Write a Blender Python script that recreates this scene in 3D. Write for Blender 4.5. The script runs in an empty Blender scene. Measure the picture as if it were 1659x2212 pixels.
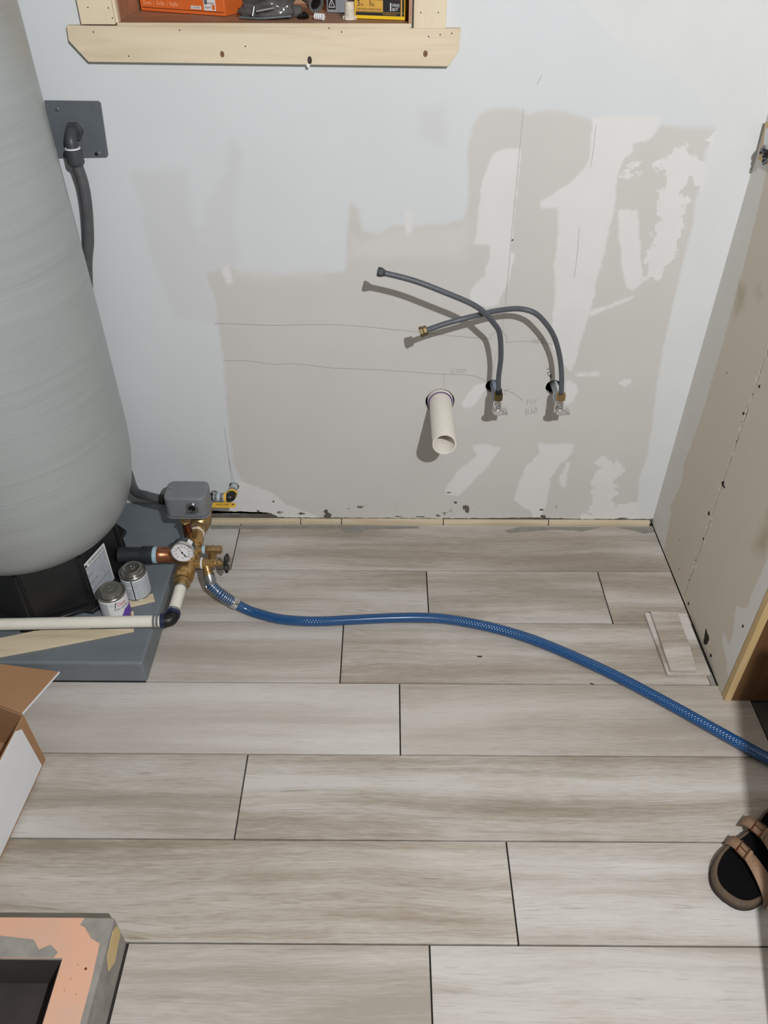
import bpy, bmesh, math, random
import numpy as np
from mathutils import Vector, Matrix, noise as mnoise

S = bpy.context.scene
COL = S.collection
random.seed(7)
R_ = math.radians

# ------------------------------------------------------------------ camera, light, exposure
IW, IH = 1659, 2212
FPX, PITCH, YAW, ROLL = 1690.2, 0.68156, 0.003237, -0.003075
CAM = Vector((0.0, -1.83317, 1.52385))
def _axes():
    cp, sp = math.cos(PITCH), math.sin(PITCH)
    rz = Matrix.Rotation(YAW, 3, 'Z')
    f = rz @ Vector((0, cp, -sp)); d = rz @ Vector((0, -sp, -cp)); r = rz @ Vector((1, 0, 0))
    c, s = math.cos(ROLL), math.sin(ROLL)
    return c * r + s * d, -s * r + c * d, f
RGT, DWN, FWD = _axes()
cam_data = bpy.data.cameras.new('camera')
cam = bpy.data.objects.new('camera', cam_data); COL.objects.link(cam)
cam_data.sensor_fit = 'HORIZONTAL'; cam_data.sensor_width = 36.0
cam_data.lens = FPX / IW * 36.0
cam_data.clip_start = 0.02
m = Matrix.Identity(4)
for i in range(3):
    m[i][0] = RGT[i]; m[i][1] = -DWN[i]; m[i][2] = -FWD[i]; m[i][3] = CAM[i]
cam.matrix_world = m
S.camera = cam

world = bpy.data.worlds.new('world'); S.world = world; world.use_nodes = True
world.node_tree.nodes['Background'].inputs[0].default_value = (0.9, 0.95, 1.0, 1)
world.node_tree.nodes['Background'].inputs[1].default_value = 0.05

S.view_settings.view_transform = 'Standard'; S.view_settings.look = 'None'
S.view_settings.exposure = 0.17; S.view_settings.gamma = 1.0
S.view_settings.use_curve_mapping = False

LAMP = (0.42, -2.25, 2.10)
LAMP_W = 168.0

def at(px, py, ax, val):
    """point where the sight line of a pixel meets the plane axis = val"""
    v = RGT * ((px - IW / 2) / FPX) + DWN * ((py - IH / 2) / FPX) + FWD
    t = (val - CAM[ax]) / v[ax]
    return CAM + t * v
def atplane(px, py, p0, n):
    v = RGT * ((px - IW / 2) / FPX) + DWN * ((py - IH / 2) / FPX) + FWD
    t = (Vector(p0) - CAM).dot(n) / v.dot(n)
    return CAM + t * v
def fl(px, py, z=0.0): return at(px, py, 2, z)
def wl(px, py, y=0.0): return at(px, py, 1, y)

# ------------------------------------------------------------------ materials
def srgb(r, g, b):
    f = lambda c: (c / 255 / 12.92) if c / 255 <= .04045 else ((c / 255 + .055) / 1.055) ** 2.4
    return (f(r), f(g), f(b))
class NT:
    def __init__(s, name):
        s.m = bpy.data.materials.new(name); s.m.use_nodes = True
        s.t = s.m.node_tree; s.b = s.t.nodes['Principled BSDF']
    def n(s, kind, **kw):
        o = s.t.nodes.new(kind)
        for k, v in kw.items(): setattr(o, k, v)
        return o
    def l(s, a, b): s.t.links.new(a, b)
    def math(s, op, a, b=None, c=None, clamp=False):
        o = s.n('ShaderNodeMath', operation=op, use_clamp=clamp)
        for i, x in enumerate((a, b, c)):
            if x is None: continue
            if hasattr(x, 'links') or hasattr(x, 'is_linked'): s.l(x, o.inputs[i])
            else: o.inputs[i].default_value = x
        return o.outputs[0]
    def mix(s, f, a, b, blend='MIX'):
        o = s.n('ShaderNodeMix', data_type='RGBA', blend_type=blend)
        for i, x in ((0, f), (6, a), (7, b)):
            if hasattr(x, 'is_linked'): s.l(x, o.inputs[i])
            elif i == 0: o.inputs[0].default_value = x
            else: o.inputs[i].default_value = (*x[:3], 1)
        return o.outputs[2]
    def noise(s, vec, scale, detail=4, rough=.55, dist=0.0, out=0):
        o = s.n('ShaderNodeTexNoise'); o.inputs['Scale'].default_value = scale
        o.inputs['Detail'].default_value = detail; o.inputs['Roughness'].default_value = rough
        o.inputs['Distortion'].default_value = dist
        if vec is not None: s.l(vec, o.inputs['Vector'])
        return o.outputs[out]
    def coord(s, which='Object', scale=(1, 1, 1), rot=(0, 0, 0), loc=(0, 0, 0)):
        c = s.n('ShaderNodeTexCoord'); mp = s.n('ShaderNodeMapping')
        mp.inputs['Scale'].default_value = scale; mp.inputs['Rotation'].default_value = rot; mp.inputs['Location'].default_value = loc
        s.l(c.outputs[which], mp.inputs['Vector']); return mp.outputs[0]
    def ramp(s, f, stops):
        o = s.n('ShaderNodeValToRGB'); e = o.color_ramp.elements
        while len(e) < len(stops): e.new(.5)
        for q, (p, c) in zip(e, stops):
            q.position = p; q.color = (*c, 1) if len(c) == 3 else c
        s.l(f, o.inputs[0]); return o.outputs[0]
    def range(s, v, a, b, c=0., d=1., smooth=False):
        o = s.n('ShaderNodeMapRange', interpolation_type='SMOOTHSTEP' if smooth else 'LINEAR')
        s.l(v, o.inputs[0])
        for i, x in enumerate((a, b, c, d)): o.inputs[i + 1].default_value = x
        return o.outputs[0]
    def bump(s, h, strength=.3, dist=.002):
        o = s.n('ShaderNodeBump'); o.inputs['Strength'].default_value = strength; o.inputs['Distance'].default_value = dist
        s.l(h, o.inputs['Height']); s.l(o.outputs[0], s.b.inputs['Normal'])
    def base(s, c):
        if hasattr(c, 'is_linked'): s.l(c, s.b.inputs['Base Color'])
        else: s.b.inputs['Base Color'].default_value = (*c[:3], 1)
    def rough(s, r): s.b.inputs['Roughness'].default_value = r

def simple(name, col, rough=.6, metal=0., var=.0, scale=30., bump=0., bdist=.001, spec=None, col2=None, coat=0.):
    k = NT(name); k.rough(rough); k.b.inputs['Metallic'].default_value = metal
    if spec is not None: k.b.inputs['Specular IOR Level'].default_value = spec
    if coat: k.b.inputs['Coat Weight'].default_value = coat
    v = k.coord()
    nz = k.noise(v, scale, 5)
    if col2 is None: col2 = tuple(c * (1 - var) for c in col)
    f = k.range(nz, .35, .68)
    k.base(k.mix(f, col, col2))
    if bump: k.bump(nz, bump, bdist)
    return k.m

def mat_tile():
    k = NT('wood_look_porcelain'); k.rough(.42); k.b.inputs['Specular IOR Level'].default_value = .35
    c = k.n('ShaderNodeTexCoord'); oi = k.n('ShaderNodeObjectInfo')
    off = k.n('ShaderNodeCombineXYZ')
    k.l(k.math('MULTIPLY', oi.outputs['Random'], 71.3), off.inputs[0]); k.l(k.math('MULTIPLY', oi.outputs['Random'], 37.7), off.inputs[1])
    add = k.n('ShaderNodeVectorMath', operation='ADD'); k.l(c.outputs['Object'], add.inputs[0]); k.l(off.outputs[0], add.inputs[1])
    def sc(x, y):
        mp = k.n('ShaderNodeMapping'); mp.inputs['Scale'].default_value = (x, y, 1); k.l(add.outputs[0], mp.inputs[0]); return mp.outputs[0]
    warp = k.noise(sc(1.6, 5), 1.0, 3, .5)
    wy = k.n('ShaderNodeCombineXYZ'); k.l(k.math('MULTIPLY', k.math('SUBTRACT', warp, .5), .06), wy.inputs[1])
    add2 = k.n('ShaderNodeVectorMath', operation='ADD'); k.l(add.outputs[0], add2.inputs[0]); k.l(wy.outputs[0], add2.inputs[1])
    def sw(x, y):
        mp = k.n('ShaderNodeMapping'); mp.inputs['Scale'].default_value = (x, y, 1); k.l(add2.outputs[0], mp.inputs[0]); return mp.outputs[0]
    broad = k.noise(sw(1.1, 13), 1.0, 2, .45)          # wide soft bands of lighter and darker wood
    cloud = k.noise(sw(2.2, 4.5), 1.0, 3, .5)          # where the figure is strong and where it fades
    grain = k.noise(sw(3.0, 75), 1.0, 4, .6)           # grain lines
    fine = k.noise(sw(22, 330), 1.0, 3, .6)
    fleck = k.noise(sw(10, 150), 1.0, 3, .55)          # short dark pores
    f = k.math('ADD', k.math('MULTIPLY', broad, .62), k.math('MULTIPLY', cloud, .24))
    f = k.math('ADD', f, k.math('MULTIPLY', k.math('SUBTRACT', grain, .5), .24))
    f = k.math('ADD', f, k.math('MULTIPLY', k.math('SUBTRACT', fine, .5), .26))
    col = k.ramp(f, [(.30, srgb(146, 137, 125)), (.39, srgb(167, 159, 149)), (.46, srgb(184, 179, 173)), (.55, srgb(199, 197, 194))])
    pores = k.math('MULTIPLY', k.range(fleck, .60, .75, 0., .7), k.range(cloud, .38, .58, .15, 1.))
    col = k.mix(pores, col, srgb(126, 114, 100))
    lines = k.math('MULTIPLY', k.range(grain, .62, .72, 0., .55), k.range(cloud, .56, .40, 0., 1.))
    col = k.mix(lines, col, srgb(130, 116, 98))
    # small knots
    vo = k.n('ShaderNodeTexVoronoi', feature='F1'); k.l(sw(2.3, 5.5), vo.inputs['Vector']); vo.inputs['Scale'].default_value = 1.0
    col = k.mix(k.range(vo.outputs['Distance'], .01, .16, .30, 0.), col, srgb(140, 128, 112))
    col = k.mix(k.range(vo.outputs['Distance'], .008, .035, .55, 0.), col, srgb(104, 92, 78))
    col = k.mix(oi.outputs['Alpha'], srgb(187, 182, 177), col)
    col = k.mix(1.0, col, oi.outputs['Color'], 'MULTIPLY')
    k.base(col)
    k.bump(k.math('ADD', grain, fine), .12, .0006)
    return k.m

def layered(name, base, layers, bump=.08, rough=.85):
    """painted drywall: each layer = (attribute holding a signed distance in metres, colour, edge noise, noise scale, softness)"""
    k = NT(name); k.rough(rough); k.b.inputs['Specular IOR Level'].default_value = .25
    v = k.coord()
    big = k.noise(v, 3.2, 4)
    col = k.mix(k.range(big, .35, .7), base, tuple(c * .965 for c in base))
    hgt = None
    for attr, lc, amp, scale, soft in layers:
        a = k.n('ShaderNodeAttribute', attribute_name=attr)
        nz = k.noise(v, scale, 6, .62)
        d = k.math('ADD', a.outputs['Fac'], k.math('MULTIPLY', k.math('SUBTRACT', nz, .5), amp))
        f = k.range(d, -soft, soft, 0., 1., True)
        var = k.mix(k.range(k.noise(v, scale * .35, 4), .35, .7), lc, tuple(c * .96 for c in lc))
        col = k.mix(f, col, var)
    k.base(col)
    k.bump(k.noise(v, 140, 4), bump, .0012)
    return k.m

def mat_pine(name, a, b, axis=0, rough=.55):
    k = NT(name); k.rough(rough)
    s = [40, 40, 40]; s[axis] = 3.0
    v = k.coord(scale=tuple(s))
    g = k.noise(v, 1.0, 5, .6, .8)
    s2 = [9, 9, 9]; s2[axis] = 1.2
    g2 = k.noise(k.coord(scale=tuple(s2)), 1.0, 3, .5, .8)
    f = k.math('ADD', k.math('MULTIPLY', g, .4), k.math('MULTIPLY', g2, .6))
    k.base(k.ramp(f, [(.35, b), (.5, a), (.68, tuple(min(1, c * 1.08) for c in a))]))
    k.bump(g, .1, .0006)
    return k.m

def mat_tank():
    k = NT('fibre_wound_tank'); k.rough(.30); k.b.inputs['Specular IOR Level'].default_value = .5
    v = k.coord(scale=(3, 3, 260), rot=(0.05, 0.03, 0))
    w = k.noise(v, 1.0, 3, .6, .3)
    w2 = k.noise(k.coord(scale=(2, 2, 60), rot=(-.06, .05, 0)), 1.0, 4, .6, .2)
    f = k.math('ADD', k.math('MULTIPLY', w, .5), k.math('MULTIPLY', w2, .5))
    col = k.mix(k.range(f, .35, .68), srgb(158, 163, 163), srgb(147, 152, 152))
    k.base(col)
    k.bump(f, .25, .002)
    return k.m

def mat_hose():
    k = NT('blue_braided_hose'); k.rough(.18); k.b.inputs['Specular IOR Level'].default_value = .6
    k.b.inputs['Coat Weight'].default_value = .4; k.b.inputs['Coat Roughness'].default_value = .12
    u = k.n('ShaderNodeUVMap'); sx = k.n('ShaderNodeSeparateXYZ'); k.l(u.outputs[0], sx.inputs[0])
    # helical threads both ways: u runs along (metres), v around
    a = k.math('ADD', k.math('MULTIPLY', sx.outputs[0], 135.), k.math('MULTIPLY', sx.outputs[1], 13.))
    b = k.math('SUBTRACT', k.math('MULTIPLY', sx.outputs[0], 135.), k.math('MULTIPLY', sx.outputs[1], 13.))
    t1 = k.math('ABSOLUTE', k.math('SUBTRACT', k.math('FRACT', a), .5)); t2 = k.math('ABSOLUTE', k.math('SUBTRACT', k.math('FRACT', b), .5))
    th = k.math('MAXIMUM', k.range(t1, .36, .46), k.range(t2, .36, .46))
    k.base(k.mix(th, srgb(5, 48, 96), srgb(32, 104, 160)))
    k.bump(th, .25, .001)
    return k.m

def emission(name, col, strength):
    k = NT(name); k.b.inputs['Emission Color'].default_value = (*col, 1); k.b.inputs['Emission Strength'].default_value = strength
    return k.m

WHITE = srgb(208, 212, 214.5)
PAPER = srgb(200, 198.5, 195)
MUD = srgb(217, 217, 216)
TAPE = srgb(211, 213, 213)
M = {}
M['tile'] = mat_tile()
M['wall_back'] = layered('painted_drywall', WHITE, [
    ('prime', srgb(204, 206.5, 208), .05, 9, .012),
    ('board', PAPER, .022, 12, .008),
    ('haze', srgb(206, 205, 202), .05, 10, .02),
    ('mud', MUD, .024, 26, .0040),
    ('mud_ragged', MUD, .075, 38, .0018),
    ('tape', TAPE, .014, 26, .005),
    ('dirt', srgb(96, 90, 82), .018, 90, .001)])
M['wall_right'] = layered('bare_drywall', srgb(210, 202, 188), [
    ('mud', srgb(222, 220, 215), .020, 32, .0025),
    ('stain', srgb(180, 169, 146), .06, 18, .03),
    ('dirt', srgb(50, 44, 38), .006, 90, .001)])
M['white_wall'] = simple('white_wall_paint', srgb(214, 212, 208), .85, var=.03, scale=4, bump=.05)
M['bare_concrete'] = simple('bare_concrete_wall', srgb(158, 155, 150), .9, var=.15, scale=6, bump=.1)
M['ceiling'] = simple('unfinished_ceiling', srgb(172, 168, 162), .9, var=.03, scale=4)
M['drywall_core'] = simple('gypsum_core', srgb(200, 196, 190), .9, var=.15, scale=60, bump=.3)
M['subfloor'] = simple('dark_subfloor', srgb(70, 66, 62), .9, var=.35, scale=25, bump=.4)
M['dark_gap'] = simple('dark_concrete', srgb(112, 107, 100), .9, var=.35, scale=25, bump=.4)
M['cavity'] = simple('wall_cavity', srgb(30, 26, 22), .95, var=.3, scale=30)
M['grout_bed'] = simple('thinset_bed', srgb(52, 48, 44), .95, var=.4, scale=40, bump=.4)
M['thinset'] = simple('grey_thinset', srgb(146, 143, 136), .9, var=.25, scale=35, bump=.5)
M['ceramic_edge'] = mat_pine('tile_body_strip', srgb(214, 199, 172), srgb(190, 172, 142), 0, .7)
M['pad'] = simple('grey_floor_paint', srgb(112, 120, 127), .42, var=.16, scale=9, bump=.12, bdist=.002)
M['tank'] = mat_tank()
M['black_plastic'] = simple('black_moulded_plastic', srgb(30, 31, 33), .42, var=.3, scale=14, bump=.06)
M['black'] = simple('black_rubber', srgb(10, 10, 11), .45, var=.2, scale=30)
M['pine'] = mat_pine('clear_pine', srgb(215, 201, 175), srgb(198, 181, 151), 0)
M['pine_v'] = mat_pine('clear_pine_upright', srgb(214, 200, 172), srgb(198, 181, 150), 2)
M['ply'] = mat_pine('shelf_plywood', srgb(168, 128, 100), srgb(140, 100, 76), 0)
M['knot'] = simple('wood_knot', srgb(128, 92, 62), .6, var=.4, scale=120)
M['knot_dark'] = simple('dark_wood_knot', srgb(58, 36, 24), .6, var=.4, scale=120)
M['jamb_edge'] = mat_pine('jamb_wood_edge', srgb(206, 180, 134), srgb(184, 154, 104), 2)
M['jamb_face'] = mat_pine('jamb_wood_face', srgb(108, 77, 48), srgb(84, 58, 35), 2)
M['slate'] = simple('dark_grey_steel', srgb(96, 102, 108), .45, metal=.0, var=.15, scale=18, bump=.05)
M['slate_dark'] = simple('dark_conduit_grey', srgb(66, 68, 72), .45, var=.2, scale=30)
M['conduit'] = simple('grey_flexible_conduit', srgb(84, 85, 88), .5, var=.2, scale=40)
M['switch_grey'] = simple('grey_enamel', srgb(118, 122, 127), .42, var=.1, scale=25, bump=.06)
M['zinc'] = simple('zinc_plated_steel', srgb(170, 174, 178), .3, metal=.9, var=.15, scale=60)
M['chrome'] = simple('chrome', srgb(225, 226, 228), .1, metal=1., var=.05, scale=30)
M['brass'] = simple('brass', srgb(204, 168, 112), .3, metal=.85, var=.3, scale=45, bump=.08)
M['brass_dull'] = simple('tarnished_brass', srgb(178, 150, 104), .36, metal=.8, var=.35, scale=60, bump=.08)
M['brass_dark'] = simple('dark_brass', srgb(120, 104, 74), .36, metal=.75, var=.35, scale=60, bump=.08)
M['copper'] = simple('copper', srgb(176, 116, 84), .3, metal=.85, var=.4, scale=40, bump=.1)
M['copper_dark'] = simple('oxidised_copper', srgb(104, 62, 44), .38, metal=.7, var=.35, scale=40)
M['outlet_black'] = simple('black_pvc_pipe', srgb(44, 48, 52), .4, var=.15, scale=30)
M['ptfe'] = simple('blue_thread_compound', srgb(164, 194, 208), .6, var=.15, scale=90, bump=.3)
M['pex'] = simple('ivory_plastic_pipe', srgb(222, 219, 208), .35, var=.05, scale=30)
M['pvc'] = simple('white_pvc', srgb(226, 221, 212), .35, var=.04, scale=20)
M['purple'] = simple('purple_primer_stain', srgb(96, 62, 128), .4, var=.4, scale=60)
M['navy'] = simple('navy_plastic', srgb(30, 36, 70), .4, var=.2, scale=30)
M['yellow'] = simple('yellow_vinyl', srgb(224, 178, 40), .45, var=.12, scale=60)
M['yellow_ring'] = simple('yellow_crimp_ring', srgb(232, 190, 78), .45, var=.1, scale=60)
M['gray_pex'] = simple('translucent_grey_pipe', srgb(186, 196, 200), .3, var=.08, scale=30)
M['blue_pex'] = simple('bluish_grey_pipe', srgb(128, 140, 160), .3, var=.15, scale=30)
M['supply'] = simple('grey_braided_supply', srgb(84, 88, 95), .45, var=.22, scale=160, bump=.2)
M['hose'] = mat_hose()
M['white_paper'] = simple('white_printed_paper', srgb(226, 227, 228), .6, var=.03, scale=20)
M['fine_print'] = simple('fine_print_on_paper', srgb(206, 210, 216), .6, scale=420, col2=srgb(138, 146, 156))
M['ink'] = simple('black_ink', srgb(28, 28, 30), .6, var=.1)
M['red_ink'] = simple('red_ink', srgb(206, 34, 48), .6, var=.1)
M['purple_ink'] = simple('purple_label_band', srgb(110, 76, 172), .5, var=.1, scale=50)
M['green_ink'] = simple('green_ink', srgb(90, 130, 104), .6, var=.1)
M['pencil'] = simple('pencil_graphite', srgb(156, 154, 150), .6, var=.2, scale=200)
M['pencil_faint'] = simple('faint_graphite', srgb(176, 174, 170), .7, var=.1, scale=200)
M['marker'] = simple('black_marker', srgb(40, 38, 36), .6, var=.2, scale=200)
M['tin'] = simple('tinplate', srgb(176, 174, 168), .26, metal=.9, var=.3, scale=40)
M['tin_dull'] = simple('dull_tin_lid', srgb(132, 132, 124), .4, metal=.6, var=.25, scale=40)
M['tin_dark'] = simple('stained_can_rim', srgb(56, 40, 44), .35, metal=.3, var=.4, scale=60)
M['card'] = simple('brown_cardboard', srgb(158, 120, 86), .8, var=.08, scale=12, bump=.05)
M['card_edge'] = simple('cardboard_edge', srgb(205, 180, 150), .8, var=.2, scale=150)
M['card_white'] = simple('white_faced_card', srgb(216, 217, 219), .7, var=.04, scale=10)
M['membrane'] = simple('salmon_membrane', srgb(216, 166, 138), .6, var=.16, scale=11, col2=srgb(200, 166, 146))
M['curb_wood'] = mat_pine('curb_lumber', srgb(196, 172, 124), srgb(150, 124, 84), 1)
M['pit'] = simple('dark_pit_concrete', srgb(60, 54, 50), .9, var=.3, scale=12)
M['leather'] = simple('tan_leather', srgb(146, 116, 92), .55, var=.14, scale=40, bump=.1)
M['cork'] = simple('brown_footbed_rim', srgb(92, 76, 60), .7, var=.25, scale=120, bump=.2)
M['sole'] = simple('dark_brown_sole', srgb(46, 36, 30), .7, var=.3, scale=80)
M['footbed'] = simple('black_suede_footbed', srgb(12, 11, 13), .95, var=.2, scale=80, spec=.1)
M['bronze'] = simple('bronze_buckle', srgb(120, 78, 54), .3, metal=.85, var=.2, scale=60)
M['orange'] = simple('orange_card', srgb(222, 110, 48), .5, var=.05, scale=20)
M['peach_ink'] = simple('peach_ink', srgb(250, 190, 150), .5)
M['screw_yellow'] = simple('yellow_card', srgb(238, 198, 30), .5, var=.05, scale=20)
M['gold_ink'] = simple('amber_print', srgb(214, 168, 74), .5, var=.05)
M['silver_card'] = simple('silver_card', srgb(150, 156, 162), .45, var=.2, scale=40)
M['pouch'] = simple('dark_smoke_plastic', srgb(104, 104, 102), .16, var=.5, scale=14, col2=srgb(26, 26, 26), bump=.4, bdist=.01, coat=.5)
M['fit_grey'] = simple('grey_fitting_plastic', srgb(110, 112, 108), .35, var=.3, scale=30)
M['plug'] = simple('white_threaded_plug', srgb(222, 214, 200), .5, var=.15, scale=70)
M['dirt_chip'] = simple('dark_debris', srgb(40, 36, 32), .8, var=.3, scale=50)

# ------------------------------------------------------------------ mesh helpers
def finish(name, bm, mat, parent=None, smooth=35, bevel=0., seg=2):
    me = bpy.data.meshes.new(name)
    bmesh.ops.recalc_face_normals(bm, faces=bm.faces[:])
    bm.to_mesh(me); bm.free()
    return link(name, me, mat, parent, smooth, bevel, seg)
def link(name, me, mat, parent=None, smooth=35, bevel=0., seg=2):
    if isinstance(mat, str): mat = M[mat]
    if mat is not None: me.materials.append(mat)
    if smooth:
        for p in me.polygons: p.use_smooth = True
        me.set_sharp_from_angle(angle=R_(smooth))
    o = bpy.data.objects.new(name, me); COL.objects.link(o)
    if parent is not None:
        o.parent = parent
        o.matrix_parent_inverse = parent.matrix_basis.inverted()
    if bevel:
        b = o.modifiers.new('bevel', 'BEVEL'); b.width = bevel; b.segments = seg; b.limit_method = 'ANGLE'; b.angle_limit = R_(40)
    return o
def thing(name, label, cat, loc=(0, 0, 0), group=None):
    o = bpy.data.objects.new(name, None); COL.objects.link(o); o.location = loc
    o.empty_display_size = .02
    o['label'] = label; o['category'] = cat
    if group: o['group'] = group
    return o
def tag(o, label, cat, group=None):
    o['label'] = label; o['category'] = cat
    if group: o['group'] = group
    return o
def struct(o): o['kind'] = 'structure'; return o
def sroot(name):
    o = bpy.data.objects.new(name, None); COL.objects.link(o); o['kind'] = 'structure'; return o

def box_bm(lo, hi, bm=None):
    bm = bm or bmesh.new()
    lo, hi = Vector(lo), Vector(hi)
    vs = [bm.verts.new((x, y, z)) for x in (lo.x, hi.x) for y in (lo.y, hi.y) for z in (lo.z, hi.z)]
    for f in ((0, 1, 3, 2), (4, 6, 7, 5), (0, 4, 5, 1), (2, 3, 7, 6), (0, 2, 6, 4), (1, 5, 7, 3)):
        bm.faces.new([vs[i] for i in f])
    return bm
def box(name, lo, hi, mat, parent=None, bevel=.0, smooth=35):
    return finish(name, box_bm(lo, hi), mat, parent, smooth, bevel)
def frame_of(d):
    d = Vector(d).normalized()
    up = Vector((0, 0, 1)) if abs(d.z) < .95 else Vector((1, 0, 0))
    u = d.cross(up).normalized(); v = u.cross(d)
    return d, u, v
def lathe_bm(p0, d, prof, n=32, bm=None, caps=True, ang0=0.):
    """prof = [(distance along d, radius)]"""
    bm = bm or bmesh.new(); d, u, v = frame_of(d); p0 = Vector(p0); rings = []
    for t, r in prof:
        rings.append([bm.verts.new(p0 + d * t + (u * math.cos(ang0 + 2 * math.pi * i / n) + v * math.sin(ang0 + 2 * math.pi * i / n)) * max(r, 1e-5)) for i in range(n)])
    for a, b in zip(rings, rings[1:]):
        for i in range(n): bm.faces.new((a[i], a[(i + 1) % n], b[(i + 1) % n], b[i]))
    if caps: bm.faces.new(rings[0]); bm.faces.new(rings[-1])
    return bm
def lathe(name, p0, d, prof, mat, parent=None, n=32, caps=True, bevel=0., smooth=35):
    return finish(name, lathe_bm(p0, d, prof, n, None, caps), mat, parent, smooth, bevel)
def cyl(name, p0, p1, r, mat, parent=None, n=28, bevel=0.):
    p0, p1 = Vector(p0), Vector(p1)
    return lathe(name, p0, p1 - p0, [(0, r), ((p1 - p0).length, r)], mat, parent, n, True, bevel)
def hexnut(name, p0, p1, r, mat, parent=None, bevel=.0008):
    p0, p1 = Vector(p0), Vector(p1)
    return lathe(name, p0, p1 - p0, [(0, r), ((p1 - p0).length, r)], mat, parent, 6, True, bevel, 20)
def catmull(pts, n=8):
    pts = [Vector(p) for p in pts]; P = [pts[0] * 2 - pts[1]] + pts + [pts[-1] * 2 - pts[-2]]; out = []
    for i in range(1, len(P) - 2):
        a, b, c, d = P[i - 1:i + 3]
        for k in range(n):
            t = k / n
            out.append(.5 * ((2 * b) + (c - a) * t + (2 * a - 5 * b + 4 * c - d) * t * t + (3 * b - a - 3 * c + d) * t ** 3))
    out.append(pts[-1]); return out
def tube_bm(path, r, n=16, bm=None, uv=False):
    bm = bm or bmesh.new(); N = len(path)
    rr = r if callable(r) else (lambda t: r)
    T = [(path[min(i + 1, N - 1)] - path[max(i - 1, 0)]).normalized() for i in range(N)]
    u = frame_of(T[0])[1]; rings = []; L = [0]
    for i in range(N):
        if i: L.append(L[-1] + (path[i] - path[i - 1]).length)
        u = (u - T[i] * u.dot(T[i])).normalized(); v = T[i].cross(u)
        rings.append([bm.verts.new(path[i] + (u * math.cos(2 * math.pi * k / n) + v * math.sin(2 * math.pi * k / n)) * rr(i / (N - 1))) for k in range(n)])
    lay = bm.loops.layers.uv.verify() if uv else None
    for i in range(N - 1):
        for k in range(n):
            f = bm.faces.new((rings[i][k], rings[i][(k + 1) % n], rings[i + 1][(k + 1) % n], rings[i + 1][k]))
            if uv:
                for lp, (a, b) in zip(f.loops, ((L[i], k / n), (L[i], (k + 1) / n), (L[i + 1], (k + 1) / n), (L[i + 1], k / n))): lp[lay].uv = (a, b)
    bm.faces.new(rings[0]); bm.faces.new(rings[-1])
    return bm
def tube(name, pts, r, mat, parent=None, n=16, sub=8, uv=False):
    return finish(name, tube_bm(catmull(pts, sub) if sub else [Vector(p) for p in pts], r, n, None, uv), mat, parent, 50)
def prism_bm(poly, off, bm=None):
    """polygon (3-D points) pushed along the vector off"""
    bm = bm or bmesh.new(); off = Vector(off)
    a = [bm.verts.new(Vector(p)) for p in poly]; b = [bm.verts.new(Vector(p) + off) for p in poly]
    bm.faces.new(a); bm.faces.new(b[::-1])
    for i in range(len(a)):
        j = (i + 1) % len(a); bm.faces.new((a[i], b[i], b[j], a[j]))
    return bm
def prism(name, poly, off, mat, parent=None, bevel=0., smooth=35):
    return finish(name, prism_bm(poly, off), mat, parent, smooth, bevel)
def text(name, s, size, origin, ux, uy, mat, parent=None, align='LEFT', width=None, thick=.0002, wrap=None):
    """flat lettering; ux = reading direction, uy = up on the page. wrap: function mapping page (x, y) to 3-D"""
    cu = bpy.data.curves.new(name, 'FONT'); cu.body = s; cu.size = size; cu.align_x = align; cu.resolution_u = 3
    o = bpy.data.objects.new(name, cu); COL.objects.link(o)
    dg = bpy.context.evaluated_depsgraph_get(); dg.update()
    me = bpy.data.meshes.new_from_object(o.evaluated_get(dg))
    bpy.data.objects.remove(o)
    xs = [v.co.x for v in me.vertices] or [0]
    k = 1.
    if width: k = width / max(1e-6, max(xs) - min(xs))
    ux, uy = Vector(ux).normalized(), Vector(uy).normalized(); n = ux.cross(uy)
    for v in me.vertices:
        x, y = v.co.x * k, v.co.y
        v.co = wrap(x, y) if wrap else Vector(origin) + ux * x + uy * y + n * thick
    me.materials.clear()
    return link(name, me, mat, parent, 0)
def ribbon_bm(pts, w, nrm, bm=None):
    bm = bm or bmesh.new(); pts = [Vector(p) for p in pts]; nrm = Vector(nrm); prev = None
    for i, p in enumerate(pts):
        t = (pts[min(i + 1, len(pts) - 1)] - pts[max(i - 1, 0)]).normalized(); s = t.cross(nrm) * (w / 2)
        cur = (bm.verts.new(p + s), bm.verts.new(p - s))
        if prev: bm.faces.new((prev[0], prev[1], cur[1], cur[0]))
        prev = cur
    return bm
def sdf(poly, X, Z):
    """signed distance, positive inside"""
    P = np.array(poly, float); d = np.full(X.shape, 1e9); ins = np.zeros(X.shape, bool)
    for i in range(len(P)):
        a, b = P[i], P[(i + 1) % len(P)]; e = b - a
        t = np.clip(((X - a[0]) * e[0] + (Z - a[1]) * e[1]) / max(e @ e, 1e-12), 0, 1)
        d = np.minimum(d, np.hypot(X - a[0] - t * e[0], Z - a[1] - t * e[1]))
        c = (a[1] > Z) != (b[1] > Z)
        xi = a[0] + (Z - a[1]) / (e[1] if abs(e[1]) > 1e-12 else 1e-12) * e[0]
        ins ^= c & (X < xi)
    return np.where(ins, d, -d)
def set_attr(me, name, arr):
    a = me.attributes.new(name, 'FLOAT', 'POINT'); a.data.foreach_set('value', np.asarray(arr, np.float32))

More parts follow.
